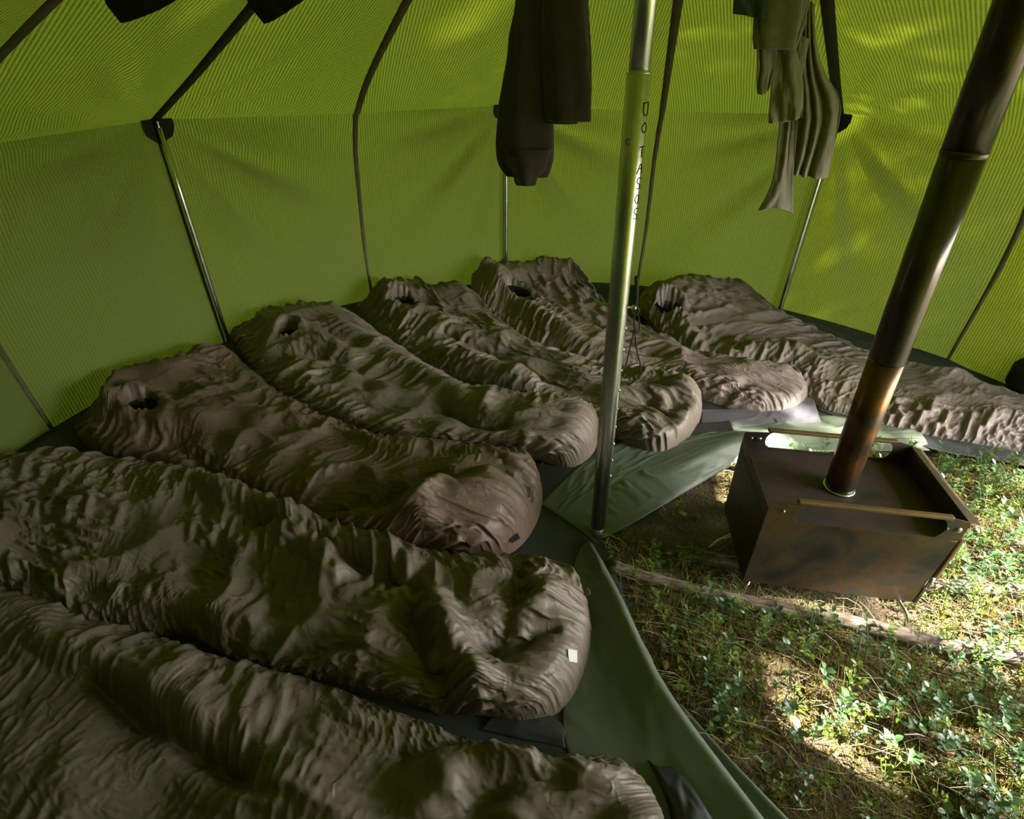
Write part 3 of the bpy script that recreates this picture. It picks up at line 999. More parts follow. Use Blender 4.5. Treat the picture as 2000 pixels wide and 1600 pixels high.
mt = loft([[(1300, 1720, .05), (1318, 1610, .05), (1292, 1530, .05), (1262, 1480, .045)],
           [(1340, 1720, .07), (1345, 1620, .085), (1312, 1545, .08), (1282, 1500, .06)],
           [(1400, 1720, .07), (1390, 1640, .085), (1350, 1560, .08), (1310, 1498, .06)],
           [(1450, 1730, .07), (1425, 1650, .075), (1378, 1580, .075), (1335, 1510, .06)]], 60, 34)
tag(solid(grid_mesh('sleeping_mat', soft_sheet(mt, 0.25, 51, 40, 0.008, 7, 0.02), MAT['mat_foam']), 0.004), 'crumpled black mat at the foot of the nearest sleeping bag', 'mat', 'sleeping mats')
print('sheets', time.time() - T0)

# ------------------------------------------------------------------ centre pole
PX, PY = TC[0] - 0.012, TC[1]
pole = empty('centre_pole', (PX, PY, 0))
LEAN = 0.033
pole.rotation_euler = (0, -LEAN, 0)
tag(pole, 'tall telescopic aluminium centre pole standing at the tarp corner', 'pole')


POLE_R = 0.0265
low_tube = mesh_obj('lower_tube', *lathe([(POLE_R, 0.06), (POLE_R, 0.5), (POLE_R, 1.0), (POLE_R, 1.418), (POLE_R - 0.0012, 1.42)]), MAT['alu'], pole)
o = mesh_obj('collar_edge', *lathe([(0.0225, 1.417), (0.0270, 1.418), (0.0270, 1.4205), (0.0225, 1.4215)]), MAT['steel'], pole)
o = mesh_obj('upper_tube', *lathe([(0.0225, 1.30), (0.0225, 1.7), (0.0225, APEX - 0.02)]), MAT['alu'], pole)
o = mesh_obj('foot_tube', *lathe([(0.019, 0.0), (0.0215, 0.01), (0.0215, 0.075)]), MAT['zinc'], pole)
# adjustment holes up the right-hand side, each with a bright rim
view = np.array([-PX, -PY, 0.0]); view /= np.linalg.norm(view)
rightv = np.array([-view[1], view[0], 0.0])
if rightv[0] < 0:
    rightv = -rightv
hole_dir = rightv * 0.985 + view * 0.17
hole_dir /= np.linalg.norm(hole_dir)


def ring_on(z, ang_dir, r=0.0045, t=0.0016, rad=POLE_R):
    c = ang_dir * rad + np.array([0, 0, z])
    tv = np.cross(ang_dir, [0, 0, 1.0])
    L = [c + ang_dir * 0.0005 + r * (math.cos(a) * tv + math.sin(a) * np.array([0, 0, 1.0])) for a in np.linspace(0, 2 * PI, 15)]
    return tube(L, t, 6, False)


hm = None
for k in range(9):
    if hm is None:
        o = mesh_obj('hole_rim', *ring_on(0, hole_dir), MAT['steel'], low_tube)
        hm = o.data
    else:
        o = bpy.data.objects.new('hole_rim', hm)
        COL.objects.link(o)
        o.parent = low_tube
    o.location = (0, 0, 0.298 + k * 0.0665)
btn = np.array(view * 0.93 - rightv * 0.36)
o = mesh_obj('spring_button', *ring_on(1.29, btn / np.linalg.norm(btn), 0.006, 0.0016), MAT['zinc'], pole)
# handwriting in marker running down the tube (strokes: along the pole, round the pole)
glyphs = [[[(0, 1), (0, 0)], [(0, 0.1), (.5, 0.0), (.95, .25), (.95, .7), (.5, .95), (.1, .8)]],
          [[(.5, .05), (.95, .3), (.85, .85), (.4, .95), (.1, .55), (.5, .05)]],
          [[(0, 0.1), (0, 1)], [(0, .5), (1, .5)]], [[(1, 0), (0, .5), (1, 1)], [(.6, .25), (.6, .75)]],
          [[(.1, .9), (0, .3), (.4, .05), (.6, .7), (1, .8), (.9, .1)]], [[(.5, .05), (.95, .3), (.85, .85), (.4, .95), (.1, .55), (.5, .05)]], [[(.1, .9), (0, .3), (.4, .05), (.6, .7), (1, .8), (.9, .1)]]]
parts_ = []
a0 = math.atan2(rightv[1] * 0.86 + view[1] * 0.5, rightv[0] * 0.86 + view[0] * 0.5)
zz = 1.365
for gi, g in enumerate(glyphs):
    hgt = 0.026 if gi not in (2,) else 0.022
    if gi == 2:
        zz -= 0.018
    for st in g:
        L = []
        for a, c in resample(st, 12, 1):
            an = a0 + (c - 0.55) * 0.75
            L.append((math.cos(an) * (POLE_R + 0.0002), math.sin(an) * (POLE_R + 0.0002), zz - a * hgt))
        mesh_obj('pen_stroke', *tube(L, 0.0012, 5), MAT['ink'], low_tube)
    zz -= hgt + 0.008

# pin through the pole, with its cords
pinz = at(1207, 597, 0.0)
lam = (PY) / ray(1207, 597)[1]
pinz = (EYE + ray(1207, 597) * lam)[2]
pin = empty('pole_pin', (PX - LEAN * pinz, PY, pinz))
tag(pin, 'steel cross pin stuck through the centre pole with a lime cord end', 'pin')
L = [rightv * s + view * 0.004 for s in (-0.03, 0, 0.037)]
mesh_obj('rod', *tube(L, 0.0035, 10), MAT['steel'], pin)
V, Fc = lathe([(0.001, -0.006), (0.006, -0.005), (0.008, 0), (0.006, 0.005), (0.001, 0.006)], 16)
V = [tuple(np.array(v) + rightv * 0.042 + view * 0.004) for v in V]
mesh_obj('knob', V, Fc, MAT['steel'], pin)
L = resample([rightv * s + np.array([0, 0, z]) + view * 0.006 for s, z in ((-0.025, 0.001), (-0.04, 0.002), (-0.058, 0.004))], 10, 1)
mesh_obj('cord_end', *tube(L, 0.0042, 8), MAT['lime_cord'], pin)

cd = empty('guy_line', (PX, PY, 0))
tag(cd, 'thin black cord knotted to the centre pole pin and hanging in loops', 'cord')


def pole_pt(x, y):
    r_ = ray(x, y)
    return EYE + r_ * ((PY + 0.03) / r_[1]) - np.array([PX, PY, 0])


for ln, rad in (([(1243, 540), (1244, 575), (1240, 604)], 0.0055), ([(1240, 604), (1238, 625), (1240, 650), (1244, 690), (1252, 712), (1248, 735), (1236, 748), (1226, 752)], 0.0022),
                ([(1240, 604), (1248, 620), (1250, 640), (1245, 655), (1240, 640), (1236, 655), (1228, 690), (1222, 715)], 0.0020),
                ([(1236, 598), (1246, 602), (1248, 610), (1240, 616), (1234, 608), (1238, 600)], 0.0035)):
    mesh_obj('cord_strand' if rad < 0.003 else 'cord_knot', *tube(resample([pole_pt(*p) for p in ln], 40, 2), rad, 8), MAT['cord'], cd)
# ------------------------------------------------------------------ stove
def burnt_steel(name, seed, base=(0.075, 0.06, 0.045), dark=(0.02, 0.016, 0.014), tint=(0.16, 0.10, 0.04), blue=(0.05, 0.065, 0.075), rough=0.42, metal=0.75, speck=0.5, bump=0.12, freq=6):
    m, n, l, b = new_mat(name)
    tc = n.new('ShaderNodeTexCoord')
    mp = n.new('ShaderNodeMapping'); mp.inputs['Location'].default_value = (seed, seed * 2, 0)
    l.new(tc.outputs['Object'], mp.inputs['Vector'])
    n1 = n.new('ShaderNodeTexNoise'); n1.inputs['Scale'].default_value = freq; n1.inputs['Detail'].default_value = 6; n1.inputs['Distortion'].default_value = 0.6
    l.new(mp.outputs[0], n1.inputs['Vector'])
    r = n.new('ShaderNodeValToRGB')
    e = r.color_ramp.elements
    e[0].position, e[0].color = 0.3, (*dark, 1)
    e[1].position, e[1].color = 0.72, (*blue, 1)
    for p, c in ((0.42, base), (0.54, tint), (0.62, base)):
        k = e.new(p); k.color = (*c, 1)
    l.new(n1.outputs['Fac'], r.inputs['Fac'])
    n2 = n.new('ShaderNodeTexNoise'); n2.inputs['Scale'].default_value = 60; n2.inputs['Detail'].default_value = 6
    l.new(mp.outputs[0], n2.inputs['Vector'])
    mx = n.new('ShaderNodeMix'); mx.data_type = 'RGBA'; mx.blend_type = 'MULTIPLY'; mx.inputs[0].default_value = speck
    l.new(r.outputs[0], mx.inputs[6]); l.new(n2.outputs['Color'], mx.inputs[7])
    l.new(mx.outputs[2], b.inputs['Base Color'])
    b.inputs['Metallic'].default_value = metal
    mr = n.new('ShaderNodeMath'); mr.operation = 'MULTIPLY_ADD'; mr.inputs[1].default_value = 0.5 * speck; mr.inputs[2].default_value = rough - 0.25 * speck
    l.new(n2.outputs['Fac'], mr.inputs[0]); l.new(mr.outputs[0], b.inputs['Roughness'])
    bp = n.new('ShaderNodeBump'); bp.inputs['Strength'].default_value = bump; bp.inputs['Distance'].default_value = 0.003
    l.new(n1.outputs['Fac'], bp.inputs['Height']); l.new(bp.outputs[0], b.inputs['Normal'])
    return m


MAT['stove'] = burnt_steel('heat_tinted_steel', 3, (0.105, 0.09, 0.06), (0.055, 0.05, 0.043), (0.155, 0.10, 0.052), (0.08, 0.098, 0.093), 0.46, 0.8, 0.5, 0.1, 7)
MAT['stove_top'] = burnt_steel('sooty_steel', 8, (0.075, 0.055, 0.05), (0.035, 0.028, 0.03), (0.10, 0.06, 0.045), (0.085, 0.078, 0.09), 0.55, 0.6)
MAT['rail'] = simple_mat('rusty_bar', (0.16, 0.10, 0.045), 0.45, 0.6, 0.3, 12)
MAT['pipe_mat'] = burnt_steel('smoked_pipe_steel', 15, (0.085, 0.055, 0.035), (0.045, 0.033, 0.025), (0.22, 0.10, 0.035), (0.10, 0.09, 0.085), 0.32, 0.8, 0.2, 0.0, 4)
MAT['pipe_up'] = burnt_steel('grey_pipe_steel', 19, (0.075, 0.066, 0.06), (0.055, 0.048, 0.042), (0.085, 0.07, 0.06), (0.095, 0.095, 0.095), 0.25, 0.8, 0.06, 0.0, 3)

SX, SY, SROT = 0.992, 1.208, math.radians(-8.5)
WX, WY, ZB, ZT, ZF = 0.253, 0.168, 0.085, 0.382, 0.425
ZP = ZT - 0.022
stove = empty('camp_stove', (SX, SY, 0))
stove.rotation_euler = (0, 0, SROT)
tag(stove, 'heat-stained sheet steel box stove on wire legs beside the centre pole', 'stove')


def bevel_obj(o, w=0.004, seg=2):
    m = o.modifiers.new('edge', 'BEVEL'); m.width = w; m.segments = seg; m.limit_method = 'ANGLE'
    return o


# body: four sheet sides leaning in a little towards the floor, bottom and recessed top plate
def side_plate(name, c, mat, t=0.004):
    c = np.array(c, float)
    n = np.cross(c[1] - c[0], c[3] - c[0]); n /= np.linalg.norm(n)
    V = [tuple(q) for q in c] + [tuple(q - n * t) for q in c]
    return bevel_obj(mesh_obj(name, V, [(0, 1, 2, 3), (7, 6, 5, 4), (0, 4, 5, 1), (1, 5, 6, 2), (2, 6, 7, 3), (3, 7, 4, 0)], mat, stove, False), 0.0015, 1)


k = 0.97
side_plate('front_plate', [(-WX * k, -WY * k, ZB), (WX * k, -WY * k, ZB), (WX, -WY, ZT - 0.026), (-WX, -WY, ZT - 0.026)], MAT['stove'])
side_plate('back_plate', [(WX * k, WY * k, ZB), (-WX * k, WY * k, ZB), (-WX, WY, ZT - 0.026), (WX, WY, ZT - 0.026)], MAT['stove'])
side_plate('side_plate', [(-WX * k, WY * k, ZB), (-WX * k, -WY * k, ZB), (-WX, -WY, ZT + 0.02), (-WX, WY, ZT + 0.02)], MAT['stove'])
side_plate('side_plate', [(WX * k, -WY * k, ZB), (WX * k, WY * k, ZB), (WX, WY, ZT + 0.045), (WX, -WY, ZT + 0.045)], MAT['stove'])
side_plate('bottom_plate', [(-WX * k, -WY * k, ZB + 0.004), (-WX * k, WY * k, ZB + 0.004), (WX * k, WY * k, ZB + 0.004), (WX * k, -WY * k, ZB + 0.004)], MAT['stove'])
side_plate('top_plate', [(-WX, -WY, ZP), (WX, -WY, ZP), (WX, WY, ZP), (-WX, WY, ZP)], MAT['stove_top'])
# folded lip along the right-hand rim
side_plate('rim_lip', [(WX - 0.002, -WY, ZF), (WX + 0.03, -WY, ZF - 0.004), (WX + 0.03, WY, ZF - 0.004), (WX - 0.002, WY, ZF)], MAT['stove'], 0.003)


def slot_plate(name, y, zlo, zhi, slot, t, mat):
    """upright plate with rounded top corners and a long slot cut through it"""
    n = 64
    x0, x1, z0, z1 = slot
    r = (z1 - z0) / 2
    cz = (z0 + z1) / 2
    inner, outer = [], []
    for i in range(n):
        a = 2 * PI * i / n
        c, s_ = math.cos(a), math.sin(a)
        xin = (x1 - r if c > 0 else x0 + r) * min(1, abs(c) * 6) + r * c * 1.0
        if abs(c) < 1 / 6:
            xin = (x1 - r) * c * 6 + r * c if c > 0 else (x0 + r) * abs(c) * 6 + r * c
        inner.append((xin, cz + r * max(-1, min(1, s_ * 1.15))))
        # outer: rounded rectangle
        m_ = max(abs(c) / 1.0, abs(s_) / 1.0)
        u_, v_ = c / m_, s_ / m_
        xo, zo = u_ * WX, (zlo + zhi) / 2 + v_ * (zhi - zlo) / 2
        if abs(c) < 0.995 and abs(s_) >= abs(c):
            xo = max(-WX, min(WX, xin * 1.0 if abs(xin) < WX else WX * u_))
        if v_ > 0.6 and abs(u_) > 0.9:
            zo -= 0.012 * (abs(u_) - 0.9) / 0.1 * v_
        outer.append((xo, zo))
    V = []
    for yy in (y, y + t):
        V += [(x, yy, z) for x, z in outer] + [(x, yy, z) for x, z in inner]
    Fc = []
    for i in range(n):
        j = (i + 1) % n
        Fc += [(i, j, n + j, n + i), (2 * n + i, 3 * n + i, 3 * n + j, 2 * n + j), (i, 2 * n + i, 2 * n + j, j), (n + i, n + j, 3 * n + j, 3 * n + i)]
    return mesh_obj(name, V, Fc, mat, stove, False)


slot_plate('front_rail_plate', -WY - 0.0015, ZT - 0.03, ZF + 0.016, (-WX + 0.07, WX - 0.05, ZT - 0.018, ZF + 0.006), 0.003, MAT['stove'])
slot_plate('back_rail_plate', WY - 0.0015, ZT - 0.03, ZF + 0.016, (-WX + 0.07, WX - 0.05, ZT - 0.012, ZF + 0.006), 0.003, MAT['stove_top'])
for yy, sg in ((-WY, 1), (WY, 1)):
    V, Fc = box((-WX + 0.07, yy - 0.004, ZF + 0.006), (WX - 0.045, yy + 0.012, ZF + 0.017))
    bevel_obj(mesh_obj('top_rail', V, Fc, MAT['rail'], stove, False), 0.003)
for x_, y_, r_, mt_ in ((WX - 0.02, -WY, 0.009, 'zinc'), (WX - 0.05, -WY, 0.006, 'black_rubber'), (-WX + 0.05, WY, 0.007, 'steel'), (-WX + 0.025, WY, 0.005, 'zinc'), (-WX + 0.04, -WY, 0.005, 'zinc')):
    V, Fc = lathe([(r_, -0.003), (r_, 0.0), (r_ * 0.7, 0.003), (0.001, 0.004)], 20)
    zc = ZT + 0.018 if y_ < 0 else ZT + 0.02
    yo = -0.003 if y_ < 0 else -0.0025
    V = [(x + x_, y_ + yo - z, zc + y) for x, y, z in V]
    mesh_obj('rivet', V, Fc, MAT[mt_], stove)
# shallow pressed bead under the front rail
V, Fc = tube([(-0.03, -WY + 0.0005, ZT - 0.022), (0.03, -WY + 0.0005, ZT - 0.022), (0.095, -WY + 0.0005, ZT - 0.022)], 0.0009, 8)
mesh_obj('pressed_bead', V, Fc, MAT['stove'], stove)
# door on the right-hand side, slightly open, with hinge pin
V, Fc = box((WX + 0.006, -WY * 0.97, ZB + 0.10), (WX + 0.020, WY * 0.8, ZT - 0.02))
door_ = bevel_obj(mesh_obj('door', V, Fc, MAT['rail'], stove, False), 0.004)
V, Fc = tube([(WX + 0.004, -WY * 0.97, ZB + 0.075), (WX + 0.004, -WY * 0.97, ZB + 0.115)], 0.006, 10)
mesh_obj('hinge_pin', V, Fc, MAT['zinc'], door_)
V, Fc = box((WX * k + 0.002, -WY * 0.98, ZB - 0.002), (WX * k + 0.014, WY * 0.7, ZB + 0.07))
bevel_obj(mesh_obj('ash_door', V, Fc, MAT['stove_top'], stove, False), 0.003)
# wire legs: bent rod, out from the body and down into the litter
for lx, ly, ox, oy, r_ in ((WX * k - 0.035, -WY * k, 0.014, -0.045, 0.0062), (-WX * k + 0.02, -WY * k, -0.012, -0.012, 0.0045), (-WX * k, WY * 0.2, -0.062, -0.03, 0.004), (WX * k, WY * 0.7, 0.03, 0.01, 0.0045)):
    L = [(lx - ox * 0.5, ly - oy * 0.3 + 0.02, ZB + 0.002), (lx, ly, ZB - 0.004), (lx + ox * 0.75, ly + oy * 0.8, ZB - 0.012), (lx + ox, ly + oy, ZB - 0.03), (lx + ox * 1.15, ly + oy * 1.1, 0.03), (lx + ox * 1.2, ly + oy * 1.2, -0.005)]
    mesh_obj('wire_leg', *tube(resample(L, 26, 2), r_, 10), MAT['steel'], stove)

# stove pipe
pb = np.array([SX + 0.004, SY + 0.006, ZP])
top_dir = np.array([-0.07, 0.0, 1.0])
pipe = empty('stove_pipe', pb)
tag(pipe, 'dark steel stove pipe rising from the box stove to the roof', 'pipe')


def pipe_seg(name, prof, mat):
    V, Fc = lathe(prof, 48)
    V = [(x + z * top_dir[0], y + z * top_dir[1], z) for x, y, z in V]
    return mesh_obj(name, V, Fc, mat, pipe)


PR = 0.041
pipe_seg('base_collar', [(PR - 0.004, 0.001), (PR + 0.004, 0.002), (PR + 0.004, 0.006), (PR - 0.001, 0.007)], MAT['steel'])
pipe_seg('lower_section', [(PR - 0.002, 0.003), (PR - 0.001, 0.02), (PR, 0.2), (PR, 0.455)], MAT['pipe_mat'])
pipe_seg('middle_section', [(PR + 0.0004, 0.44), (PR + 0.0013, 0.445), (PR + 0.0005, 0.6), (PR + 0.0005, 0.935)], MAT['pipe_up'])
pipe_seg('joint_bead', [(PR, 0.918), (PR + 0.002, 0.923), (PR + 0.002, 0.929), (PR, 0.934)], MAT['pipe_up'])
pipe_seg('upper_section', [(PR + 0.001, 0.925), (PR + 0.0015, 1.2), (PR + 0.0015, 1.9)], MAT['pipe_up'])

# ------------------------------------------------------------------ logs under the stove
def bark():
    m, n, l, b = new_mat('bark')
    tc = n.new('ShaderNodeTexCoord')
    mp = n.new('ShaderNodeMapping'); mp.inputs['Scale'].default_value = (6, 30, 30)
    l.new(tc.outputs['Object'], mp.inputs['Vector'])
    n1 = n.new('ShaderNodeTexNoise'); n1.inputs['Scale'].default_value = 3; n1.inputs['Detail'].default_value = 8
    l.new(mp.outputs[0], n1.inputs['Vector'])
    r = n.new('ShaderNodeValToRGB'); e = r.color_ramp.elements
    e[0].position, e[0].color = 0.35, (0.045, 0.03, 0.022, 1)
    e[1].position, e[1].color = 0.68, (0.30, 0.25, 0.21, 1)
    k = e.new(0.5); k.color = (0.16, 0.115, 0.085, 1)
    l.new(n1.outputs['Fac'], r.inputs['Fac']); l.new(r.outputs[0], b.inputs['Base Color'])
    b.inputs['Roughness'].default_value = 0.85
    bp = n.new('ShaderNodeBump'); bp.inputs['Strength'].default_value = 0.8; bp.inputs['Distance'].default_value = 0.006
    l.new(n1.outputs['Fac'], bp.inputs['Height']); l.new(bp.outputs[0], b.inputs['Normal'])
    return m


MAT['bark'] = bark()


def log(line, rad, label, seed):
    L = resample(line, 50, 2)
    c = L.mean(0)
    ax = L[-1] - L[0]
    an = math.atan2(ax[1], ax[0])
    R = np.array([[math.cos(-an), -math.sin(-an), 0], [math.sin(-an), math.cos(-an), 0], [0, 0, 1]])
    r = np.random.default_rng(seed)
    Lr = (L - c) @ R.T
    Lr[:, 1] += 0.004 * np.sin(np.linspace(0, 14, 50) + seed)
    rads = rad * (1 + 0.08 * np.sin(np.linspace(0, 20, 50) + seed) + r.uniform(-0.05, 0.05, 50))
    V, Fc = tube(Lr, list(rads), 16)
    V = np.array(V)
    V += 0.0025 * np.sin(V * 90 + seed)[:, [1, 2, 0]]
    o = mesh_obj('log', V, Fc, MAT['bark'])
    o.location = c
    o.rotation_euler = (0, 0, an)
    tag(o, label, 'log', 'logs on the ground around the stove')


log(pts([(1190, 1108, .01), (1300, 1140, .018), (1420, 1165, .02), (1560, 1200, .022), (1700, 1222, .022), (1860, 1262, .02), (2080, 1300, .02)]), 0.021, 'long thin log lying in front of the stove legs', 1)
log(pts([(1320, 1080, .02), (1440, 1098, .025), (1650, 1120, .025), (1900, 1150, .025), (2100, 1158, .03)]), 0.023, 'mossy log lying under and behind the stove', 2)

# ------------------------------------------------------------------ drying line and hanging clothes
LINE_R, LINE_Z = 1.12, 1.70
line = empty('drying_line', (TC[0], TC[1], LINE_Z))
tag(line, 'thin dark drying cord strung around under the roof', 'cord')
cp = [np.array([LINE_R * math.cos(PHI0 + q * PI / 4), LINE_R * math.sin(PHI0 + q * PI / 4), 0.0]) for q in range(-2, 4)]
mesh_obj('cord', *tube(np.concatenate([np.linspace(a, b, 8)[:-1] for a, b in zip(cp[:-1], cp[1:])] + [cp[-1:]]), 0.0025, 6), MAT['cord'], line)
for q, c in enumerate(cp):
    an = math.atan2(c[1], c[0])
    mesh_obj('tie', *tube([c, c + np.array([0.01 * math.cos(an), 0.01 * math.sin(an), 0.075])], 0.0025, 6), MAT['cord'], line)


def hang(rows_px, depth, nu, nv, amp, seed, mat, name, thick=0.004, folds=0.02, nf=3, bow=0.0, parent=None, depth_amp=None):
    """cloth hanging in its own vertical plane: rows run left->right, from top to bottom; folds give it depth"""
    R = []
    for row in rows_px:
        R.append(resample([atd(p[0], p[1], depth + (p[2] if len(p) > 2 else 0)) for p in row], nu, 1))
    R = np.stack(R, 1)
    P = np.stack([resample(R[i], nv, 1) for i in range(nu)])
    n = ray(*np.mean([p[:2] for p in rows_px[len(rows_px) // 2]], 0)); n[2] = 0
    n /= np.linalg.norm(n)
    u = np.linspace(0, 1, nu)[:, None]
    v = np.linspace(0, 1, nv)[None]
    wob = vnoise(nu, nv, 2, 2, seed, 1)
    P = P + ((folds * np.sin(2 * PI * nf * u + 2.2 * wob + seed) + bow * np.cos(PI * (u - 0.5))) * (0.5 + 0.5 * v))[..., None] * -n
    a, b = P.shape[:2]
    du = np.linalg.norm(np.diff(P, axis=0), axis=-1).mean()
    dv = np.linalg.norm(np.diff(P, axis=1), axis=-1).mean()
    th = PI / 2 + 0.5 * vnoise(a, b, 3, 3, seed + 1, 2)
    e = amp * np.clip(0.6 + 0.7 * vnoise(a, b, 3, 3, seed + 2, 2), 0, 1.4)
    P = wrinkle(P, e * np.sin(th) ** 2, e * np.cos(th) ** 2, 30, 0.01, 0.01, 0.12, streaks(a, b, du, dv, th, seed + 3, 12, 2) * 0.003, None, 0.1, 0.05)
    o = solid(grid_mesh(name, P, mat, parent), thick)
    return o


def sleeve(path_px, depth, halfw, mat, name, parent, seed, flat=0.45, nu=60, nv=40, flut=0.12, close=True):
    """flattened fabric tube hanging along a path (trouser leg, sleeve): px half widths"""
    C = np.array([atd(x, y, depth) for x, y in path_px])
    W = np.array(halfw) * depth / FPX
    s = np.r_[0, np.cumsum(np.linalg.norm(np.diff(C, axis=0), axis=1))]
    t = np.linspace(0, s[-1], nu)
    C = np.stack([np.interp(t, s, C[:, k]) for k in range(3)], -1)
    W = np.interp(t, s, W)
    for _ in range(4):
        C[1:-1] = 0.25 * (C[2:] + C[:-2]) + 0.5 * C[1:-1]
        W[1:-1] = 0.25 * (W[2:] + W[:-2]) + 0.5 * W[1:-1]
    x = np.array([1.0, 0, 0])
    m = ray(*path_px[len(path_px) // 2]); m[2] = 0; m /= np.linalg.norm(m)
    x = np.cross(m, [0, 0, 1.0])
    an = np.linspace(0, 2 * PI, nv)
    ns = vnoise(nu, nv, 4, 4, seed, 2)
    ns[:, -1] = ns[:, 0]
    vv = np.linspace(0, 1, nu)[:, None]
    rad = 1 + flut * np.sin(5 * an[None] + seed + 2 * vv) * (0.4 + 0.6 * vv) + 0.10 * ns * np.sin(an / 2)[None]
    P = C[:, None] + (W[:, None] * rad * np.cos(an)[None])[..., None] * x - (flat * W[:, None] * rad * np.sin(an)[None])[..., None] * m
    return solid(grid_mesh(name, P, mat, parent), 0.003)


tr = empty('hanging_trousers', atd(1075, 60, 1.9))
tag(tr, 'dark brown thermal trousers hanging in front of the back wall', 'trousers')
for o in (sleeve([(1055, -75), (1050, 0), (1045, 100), (1030, 200), (1028, 280), (1031, 330), (1033, 345)], 1.92, [44, 42, 47, 50, 52, 48, 36], MAT['brown_wool'], 'trouser_leg', None, 3, 0.4),
          sleeve([(1031, 290), (1030, 330), (1026, 345), (1026, 362)], 1.905, [46, 34, 22, 17], MAT['brown_wool'], 'turned_cuff', None, 5, 0.5),
          sleeve([(1105, -75), (1105, 0), (1108, 100), (1112, 180), (1112, 236)], 1.88, [44, 42, 45, 44, 42], MAT['brown_wool'], 'trouser_leg', None, 9, 0.42),
          sleeve([(1098, 160), (1096, 215), (1096, 241)], 1.90, [30, 28, 28], MAT['brown_wool'], 'hem', None, 12, 0.5),
          sleeve([(1052, 180), (1060, 240), (1062, 300), (1063, 318)], 1.94, [16, 20, 19, 17], MAT['brown_wool'], 'side_fold', None, 15, 0.6)):
    under(o, tr)

sh = empty('hanging_shirt', atd(1528, 30, 1.9))
tag(sh, 'pale grey-green undershirt hanging highest, at the top edge of the picture', 'shirt')
for o in (sleeve([(1528, -60), (1528, 0), (1522, 50), (1516, 96)], 1.88, [46, 45, 42, 33], MAT['green_jersey'], 'shirt_body', None, 21, 0.35, flut=0.2),
          hang([[(1484, 20), (1500, 22), (1520, 25)], [(1477, 60), (1500, 62), (1515, 66)], [(1480, 120), (1496, 125), (1515, 120)], [(1478, 172), (1490, 180), (1503, 172)], [(1480, 183), (1492, 186), (1500, 176)]], 1.90, 30, 50, 0.12, 22, MAT['green_jersey'], 'shirt_sleeve', folds=0.012, nf=1.5)):
    under(o, sh)

tw = hang([[(1440, -60), (1470, -60), (1500, -60)], [(1433, 0), (1465, 0), (1500, 0)], [(1431, 26), (1455, 30), (1492, 38)]], 1.86, 40, 40, 0.08, 24, MAT['teal_cloth'], 'hanging_towel', folds=0.012, nf=1.5)
tag(tw, 'dark teal cloth hanging left of the pale grey-green shirt', 'towel')

lj = empty('hanging_long_johns', atd(1560, 150, 1.95))
tag(lj, 'crumpled grey-green long johns hanging in loops beside the wall pole', 'long johns')
for o in (hang([[(1570, -50), (1580, -50), (1590, -50)], [(1560, 50), (1575, 55), (1590, 68)], [(1545, 130), (1575, 135), (1606, 140)], [(1530, 230), (1575, 225), (1645, 195)], [(1526, 290), (1570, 290), (1636, 260)], [(1520, 330), (1560, 345), (1615, 348)]], 1.98, 70, 90, 0.14, 31, MAT['green_jersey'], 'long_leg', folds=0.022, nf=4),
          hang([[(1505, 90), (1520, 92), (1550, 80)], [(1508, 150), (1530, 160), (1568, 150)], [(1503, 215), (1535, 215), (1568, 220)], [(1502, 240), (1530, 239), (1566, 230)]], 1.93, 44, 60, 0.12, 33, MAT['green_jersey'], 'looped_leg', folds=0.02, nf=1.5, bow=0.03),
          hang([[(1528, 200), (1545, 205), (1560, 205)], [(1518, 290), (1535, 300), (1552, 305)], [(1510, 350), (1530, 355), (1548, 352)], [(1496, 385), (1525, 388), (1548, 385)], [(1480, 413), (1515, 402), (1548, 418)]], 1.95, 36, 70, 0.10, 35, MAT['green_jersey'], 'waist_tie', folds=0.012, nf=1.5),
          hang([[(1560, 70), (1570, 72), (1580, 78)], [(1545, 150), (1555, 155), (1565, 160)], [(1535, 200), (1545, 215), (1560, 225)]], 1.945, 20, 40, 0.1, 37, MAT['green_jersey'], 'side_loop', folds=0.01, nf=1)):
    under(o, lj)

for (row, lab) in (([[(190, -80), (250, -85), (330, -90)], [(200, 0), (260, 0), (345, 0)], [(235, 44), (250, 42), (300, 24), (350, -4)]], 'black cloth corner hanging at the top left, above the wall pole strap'),
                   ([[(470, -80), (530, -85), (600, -90)], [(478, 0), (530, 0), (595, 0)], [(515, 46), (530, 42), (565, 20), (600, -6)]], 'black cloth corner hanging at the top, between the long strap and the next seam')):
    o = hang(row, 1.35, 30, 30, 0.05, 41 + row[0][0][0], MAT['black_cloth'], 'hanging_cloth', folds=0.006, nf=1)
    tag(o, lab, 'cloth', 'black cloths at the top left')
print('objects', time.time() - T0)

# ------------------------------------------------------------------ dark rucksack at the right edge
def blob(c, rx, ry, rz, seed, name, mat, parent, nu=50, nv=30):
    u = np.linspace(0, 2 * PI, nu)[:, None]
    v = np.linspace(0, PI, nv)[None]
    q = 0.7
    sg = lambda a: np.sign(a) * np.abs(a) ** q
    n = vnoise(nu, nv, 6, 4, seed, 3); n[-1] = n[0]
    k = 1 + 0.09 * n * np.sin(v)
    P = np.stack([c[0] + rx * sg(np.cos(u)) * sg(np.sin(v)) * k, c[1] + ry * sg(np.sin(u)) * sg(np.sin(v)) * k, c[2] + rz * sg(np.cos(v)) * np.ones_like(u) * k], -1)
    return grid_mesh(name, P, mat, parent)


